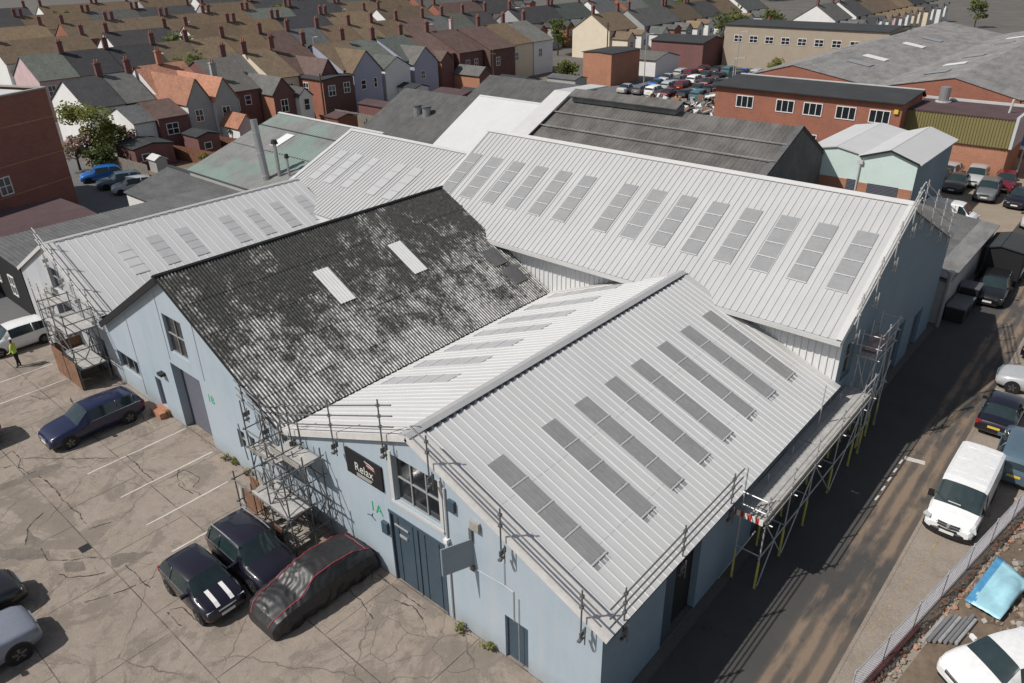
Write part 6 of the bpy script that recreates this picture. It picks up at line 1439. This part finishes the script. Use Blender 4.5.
for (x0, x1, y0, y1, h, wm, rm, lb) in ((-66.2, -61.5, 21.2, 25.4, 2.2, 'brick_maroon', 'felt', 'low black roofed garden store behind the car park fence'), (-64.6, -61.2, 28.2, 30.8, 2.3, 'brick_maroon', 'felt', 'brick lean-to with white windows behind the maroon house'), (-60.6, -58.9, 22.0, 23.2, 1.3, 'render_grey', 'pale_membrane', 'small shed with bright white roof among the gardens'),
       (-60, -57, 36.4, 39.4, 2.0, 'render_grey', 'pale_membrane', 'pale roofed shed beside the low orange roof'), (-64, -58, 53, 56, 2.1, 'brick_maroon', 'felt_maroon', 'low maroon extension below the cream house'), (-58, -52, 56.6, 60.6, 2.1, 'render_grey', 'pale_membrane', 'white roofed shed behind the green stained roof'), (-62, -56, 65, 68.6, 2.2, 'brick_maroon', 'felt_maroon', 'maroon outhouse under the blue grey gable'),
       (-60, -52, 68.8, 70, 2.1, 'render_grey', 'felt', 'narrow dark shed below the blue grey gable'), (-62, -56.5, 78.5, 82, 2.4, 'render_grey', 'felt', 'grey block shed behind the lilac house'), (-56, -50.5, 84, 87, 2.4, 'render_grey', 'asb_grey', 'grey shed beside the dark roofed workshop'), (-53, -48.5, 72, 75.5, 2.2, 'render_white', 'pale_membrane', 'white shed behind the round vents'), (-49, -44, 66.5, 70.5, 2.2, 'timber_grey', 'felt', 'dark timber shed beyond the far workshop'), (-60.6, -58.0, 45, 48, 2.0, 'timber', 'felt_maroon', 'small timber shed behind the peach house')):
    shed('outhouse', lb, x0, x1, y0, y1, h, h + .35, 'x', M[wm], M[rm], None, None, None, .15, cat='shed', group='garden sheds', wins=[('+x', y0 + .6, y0 + 1.5, .9, 1.7)] if h > 2.15 else ())

# ------------------------------------------------------------------ plants
def leafy(label, x, y, h, r, mats, n=900, leaf=.16, trunk=True, name='bush', cat='bush', z0=0, squash=1.0, group=None):
    t = thing(name, label, cat, (x, y, z0), group); rnd = random.Random(int(x * 31 + y * 17)); cen = []
    for k in range(max(6, int(r * 6))):
        a = rnd.uniform(0, 6.28); q = rnd.random() ** .5; cen.append((x + math.cos(a) * r * .75 * q, y + math.sin(a) * r * .75 * q, z0 + h * rnd.uniform(.38, .92), r * rnd.uniform(.25, .5)))
    b = MB()
    for k in range(n):
        c = rnd.choice(cen); v = Vector((rnd.gauss(0, 1), rnd.gauss(0, 1), rnd.gauss(0, .8))); v = v.normalized() * c[3] * (rnd.random() ** .4)
        p = Vector(c[:3]) + v
        if p.z < z0 + .1: continue
        a = Vector((rnd.uniform(-1, 1), rnd.uniform(-1, 1), rnd.uniform(-.6, .6))).normalized(); s = a.orthogonal().normalized(); s = (s + a.cross(s) * rnd.uniform(-1, 1)).normalized(); l = leaf * rnd.uniform(.6, 1.4)
        i = rnd.choices(range(len(mats)), [m_[1] for m_ in mats])[0]
        b.face([p - a * l, p + s * l * .55, p + a * l, p - s * l * .55], i)
    b.build('crown', [M[m_[0]] for m_ in mats], t)
    b = MB()
    if trunk:
        b.tube((x, y, z0), (x, y, z0 + h * .5), .06 + r * .05, 7, 0, .04 + r * .02)
        for c in cen[:6]: b.tube((x, y, z0 + h * .3), c[:3], .035 + r * .012, 5, 0, .015)
    else:
        for c in cen[:6]: b.tube((x, y, z0), c[:3], .02, 5, 0, .008)
    b.build('trunk' if trunk else 'stem', M['bark'], t); return t
leafy('large green bush with pink blossom at the end of the small car park', -67.4, 19.8, 6.4, 2.9, [('leaf', 5), ('leaf_yellow', 4), ('leaf_dark', 1)], 4200, .16)
leafy('pink blossom shrub at the foot of the white gable', -67.2, 17.4, 3.8, 1.9, [('blossom', 4), ('leaf_dark', 3), ('leaf', 2)], 1700, .15)
leafy('pink blossom shrub right of the large green bush', -66.0, 22.4, 4.6, 1.5, [('blossom', 4), ('leaf_dark', 3), ('leaf', 2)], 1100, .15)
leafy('dark evergreen shrub in the shade behind the bright blue car', -64.5, 19.0, 2.6, 1.9, [('leaf_dark', 8), ('leaf', 1)], 1300, .15)
leafy('yellow green shrub among the brown garden fences', -56.6, 26.6, 2.0, 1.2, [('leaf_yellow', 5), ('leaf', 2), ('timber', 1)], 700, .13, False)
leafy('yellow green shrub behind the green stained roof', -56.5, 52.6, 2.2, 1.4, [('leaf_yellow', 5), ('leaf', 2)], 700, .15, False)
leafy('small yellowish shrub beside the cream house garden', -53.5, 54.5, 2.0, 1.1, [('leaf_yellow', 4), ('leaf', 3)], 500, .15, False)
leafy('grey green shrub under the orange roofed house', -64.2, 34, 2.6, 1.1, [('leaf_dark', 4), ('leaf', 2)], 600, .15, False)
leafy('light green tree beside the orange brick box', -55, 88, 4.6, 2.2, [('leaf', 5), ('leaf_yellow', 2), ('leaf_dark', 2)], 1300, .2)
leafy('green hedge clump by the tan offices', -36, 124, 2.4, 1.6, [('leaf_yellow', 3), ('leaf', 3)], 500, .2, False)
for k in range(26):
    x, y = random.choice(((-90, random.uniform(30, 120)), (-118, random.uniform(40, 150)), (-143, random.uniform(50, 180)), (-174, random.uniform(60, 210)), (-209, random.uniform(60, 240)), (-62, random.uniform(135, 200)), (-25, random.uniform(160, 240)), (-86, random.uniform(120, 200))))
    leafy('far broadleaf tree among the terraces', x + random.uniform(-3, 3), y, random.uniform(6, 9), random.uniform(2.2, 3.4), [('leaf', 4), ('leaf_dark', 4), ('leaf_yellow', 1)], 520, .34, name='street_tree', cat='tree', group='trees in the far town')
for k in range(14):
    x, y = -220 + k * 21 + random.uniform(-6, 6), 300 + (k * 37) % 60
    leafy('far broadleaf tree beyond the town', x, y, random.uniform(8, 12), random.uniform(4, 5.5), [('leaf', 4), ('leaf_dark', 5)], 600, .5, name='street_tree', cat='tree', group='trees beyond the town')

# ------------------------------------------------------------------ pavement edge: mesh fence, rubble, tarpaulin, pipes
p0, p1 = Vector((18.35, 5.5, .09)), Vector((20.75, 19.6, .09)); d = (p1 - p0); L = d.length; d.normalize()
fz = thing('mesh_fence', 'grey wire mesh fence along the pavement edge by the white van', 'fence', p0)
FH = 1.15; b = MB(); n = Vector((-d.y, d.x, 0)); step = .095
k = -int(FH / step)
while k * step < L:
    a, c = k * step, k * step + FH
    for s in (0, 1):
        u0, u1 = max(a, 0), min(c, L)
        if u1 <= u0: continue
        z0, z1 = (u0 - a), (u1 - a)
        if s: z0, z1 = FH - z0, FH - z1
        b.tube(p0 + d * u0 + Vector((0, 0, z0)), p0 + d * u1 + Vector((0, 0, z1)), .0065, 3, 0, None, False)
    k += 1
fm_ = mat('mesh_wire', (.40, .39, .42), .6, .2, .2, 3, 10); b.build('mesh', fm_, fz)
b = MB(); b.tube(p0 + Vector((0, 0, FH)), p1 + Vector((0, 0, FH)), .022, 5); b.tube(p0 + Vector((0, 0, .1)), p1 + Vector((0, 0, .1)), .016, 5); b.build('rail', M['galv'], fz)
for q in range(8):
    a = p0 + d * (L * q / 7); b = MB(); b.tube(a, a + Vector((0, 0, FH + .12)), .03, 6); b.build('post', M['galv'], fz)
b = MB(); b.obox((18.9, 8.0, .2), tuple(d * 1.6), tuple(n * .06), (0, 0, .12)); tag(b.build('low_barrier', M['brick_maroon']), 'low dark red board lying along the foot of the mesh fence', 'board')
b = MB(); rnd = random.Random(5)
for q in range(420):
    t = rnd.random(); a = p0 + d * (L * t) - n * rnd.uniform(.12, .55); s = rnd.uniform(.02, .07); v = Vector((rnd.uniform(-1, 1), rnd.uniform(-1, 1), rnd.uniform(-1, 1))).normalized(); w2 = v.orthogonal().normalized()
    b.obox(a + Vector((0, 0, s * .5 + .02)), v * s, w2 * s * .8, v.cross(w2) * s * .6, rnd.choice((0, 1, 0)))
tag(b.build('rubble_strip', [M['rubble'], M['brick_orange']]), 'line of broken brick rubble along the foot of the mesh fence', 'rubble', None, 'stuff')
rows = []
for v in [i / 16 for i in range(17)]:
    row = []
    for u in [i / 16 for i in range(17)]:
        A0, A1, A2, A3 = Vector((20.05, 11.7, 0)), Vector((20.45, 14.8, 0)), Vector((21.6, 14.0, 0)), Vector((21.15, 11.5, 0)); p = A0.lerp(A1, v).lerp(A3.lerp(A2, v), u)
        pk = max(0, 1 - ((u - .72) ** 2 + (v - .55) ** 2) * 9) * .28
        row.append(Vector((p.x, p.y, .34 + .07 * noise.noise(Vector((u * 3, v * 4, 2))) + .03 * noise.noise(Vector((u * 9, v * 11, 5))) + pk)))
    rows.append(row)
b = MB(); b.shared(rows); n_r = len(rows[0]) - 1; b.m = [1 if (i % n_r) < 3 + int(2 * noise.noise(Vector((i // n_r * .5, 0, 0)))) else 0 for i in range(len(b.f))]
tp = b.build('tarpaulin', [M['tarp'], M['tarp_blue']], None, True); tp.modifiers.new('Solid', 'SOLIDIFY').thickness = .012
tag(tp, 'pale blue tarpaulin draped over rubble with a deeper blue edge', 'tarpaulin')
b = MB()
for q in range(140):
    x, y = rnd.uniform(20.1, 21.7), rnd.uniform(11.5, 15.0); s = rnd.uniform(.04, .11); v = Vector((rnd.uniform(-1, 1), rnd.uniform(-1, 1), rnd.uniform(-.5, .5))).normalized(); w2 = v.orthogonal().normalized(); b.obox((x, y, .07 + s * .5), v * s, w2 * s * .8, v.cross(w2) * s * .6, rnd.choice((0, 1)))
tag(b.build('rubble_heap', [M['rubble'], M['soil']]), 'low heap of rubble under the pale blue tarpaulin', 'rubble', None, 'stuff')
for k in range(7):
    b = MB(); a = Vector((19.45 + k * .14, 9.1 + k * .1, .17 + (.05 if k % 2 else 0))); e = d * (1.5 + .1 * (k % 3)); b.tube(a, a + e, .06, 8)
    tag(b.build('pipe', M['flue'] if k % 3 else M['galv']), ('grey pipe lying nearest the mesh fence', 'second grey pipe from the mesh fence', 'third grey pipe from the mesh fence', 'middle pipe of the row beside the rubble', 'fifth grey pipe from the mesh fence', 'sixth grey pipe from the mesh fence', 'grey pipe nearest the pale blue tarpaulin')[k], 'pipe', 'pipes lying behind the mesh fence')
b = MB()
for k in range(700):
    x, y = rnd.uniform(20.2, 26), rnd.uniform(4, 30); s = rnd.uniform(.02, .09) if rnd.random() < .93 else .14; v = Vector((rnd.uniform(-1, 1), rnd.uniform(-1, 1), rnd.uniform(-.5, .5))).normalized(); w2 = v.orthogonal().normalized(); b.obox((x, y, .09 + s * .4), v * s, w2 * s * .8, v.cross(w2) * s * .6, rnd.choice((0, 1, 2)))
tag(b.build('debris', [M['rubble'], M['soil'], M['concrete_block']]), 'scattered stones and debris on the waste ground behind the mesh fence', 'debris', None, 'stuff')
sheet('waste_ground_soil', [(19.0, 5), (24, 5), (24, 38), (21.2, 38), (21.0, 20)], .094, M['soil'])
for k, (x, y, lb) in enumerate(((-7.6, -.25, 'small green weed tuft at the wall foot right of the tall shutter'), (-6.9, -.2, 'second weed tuft right of the tall shutter'), (-5.7, -.25, 'weed tuft under the small windows of the middle gable'), (7.5, -.2, 'weed tuft at the wall foot under the security flap'), (8.7, -.2, 'weed tuft by the narrow door of the nearest gable'), (-13.0, -.2, 'weed tuft beside the brick step'))):
    leafy(lb, x, y, .32, .28, [('leaf_yellow', 3), ('leaf', 3)], 90, .05, False, 'weed', 'weed')
for k, (x, y) in enumerate(((17.93, 19.9), (18.0, 20.3))):
    leafy('small weed clump on the kerb behind the white van', x, y, .5, .3, [('leaf_yellow', 3), ('leaf', 2)], 120, .07, False, 'weed', 'weed', .1, group='weeds on the kerb')
b = MB()
for k in range(5): b.tube((-1.2 + .55 * k, -1.0, 0), (-1.25 + .55 * k, -1.05, .9), .02, 5)
b = MB(); b.path([(-5.1, -.9, .06), (-4.3, -1.3, .06), (-3.6, -1.5, .06), (-3.3, -1.0, .06)], .06, 8); tag(b.build('pipe_guard', M['board']), 'curved pale kerb guard on the yard by the scaffold tower', 'kerb guard')
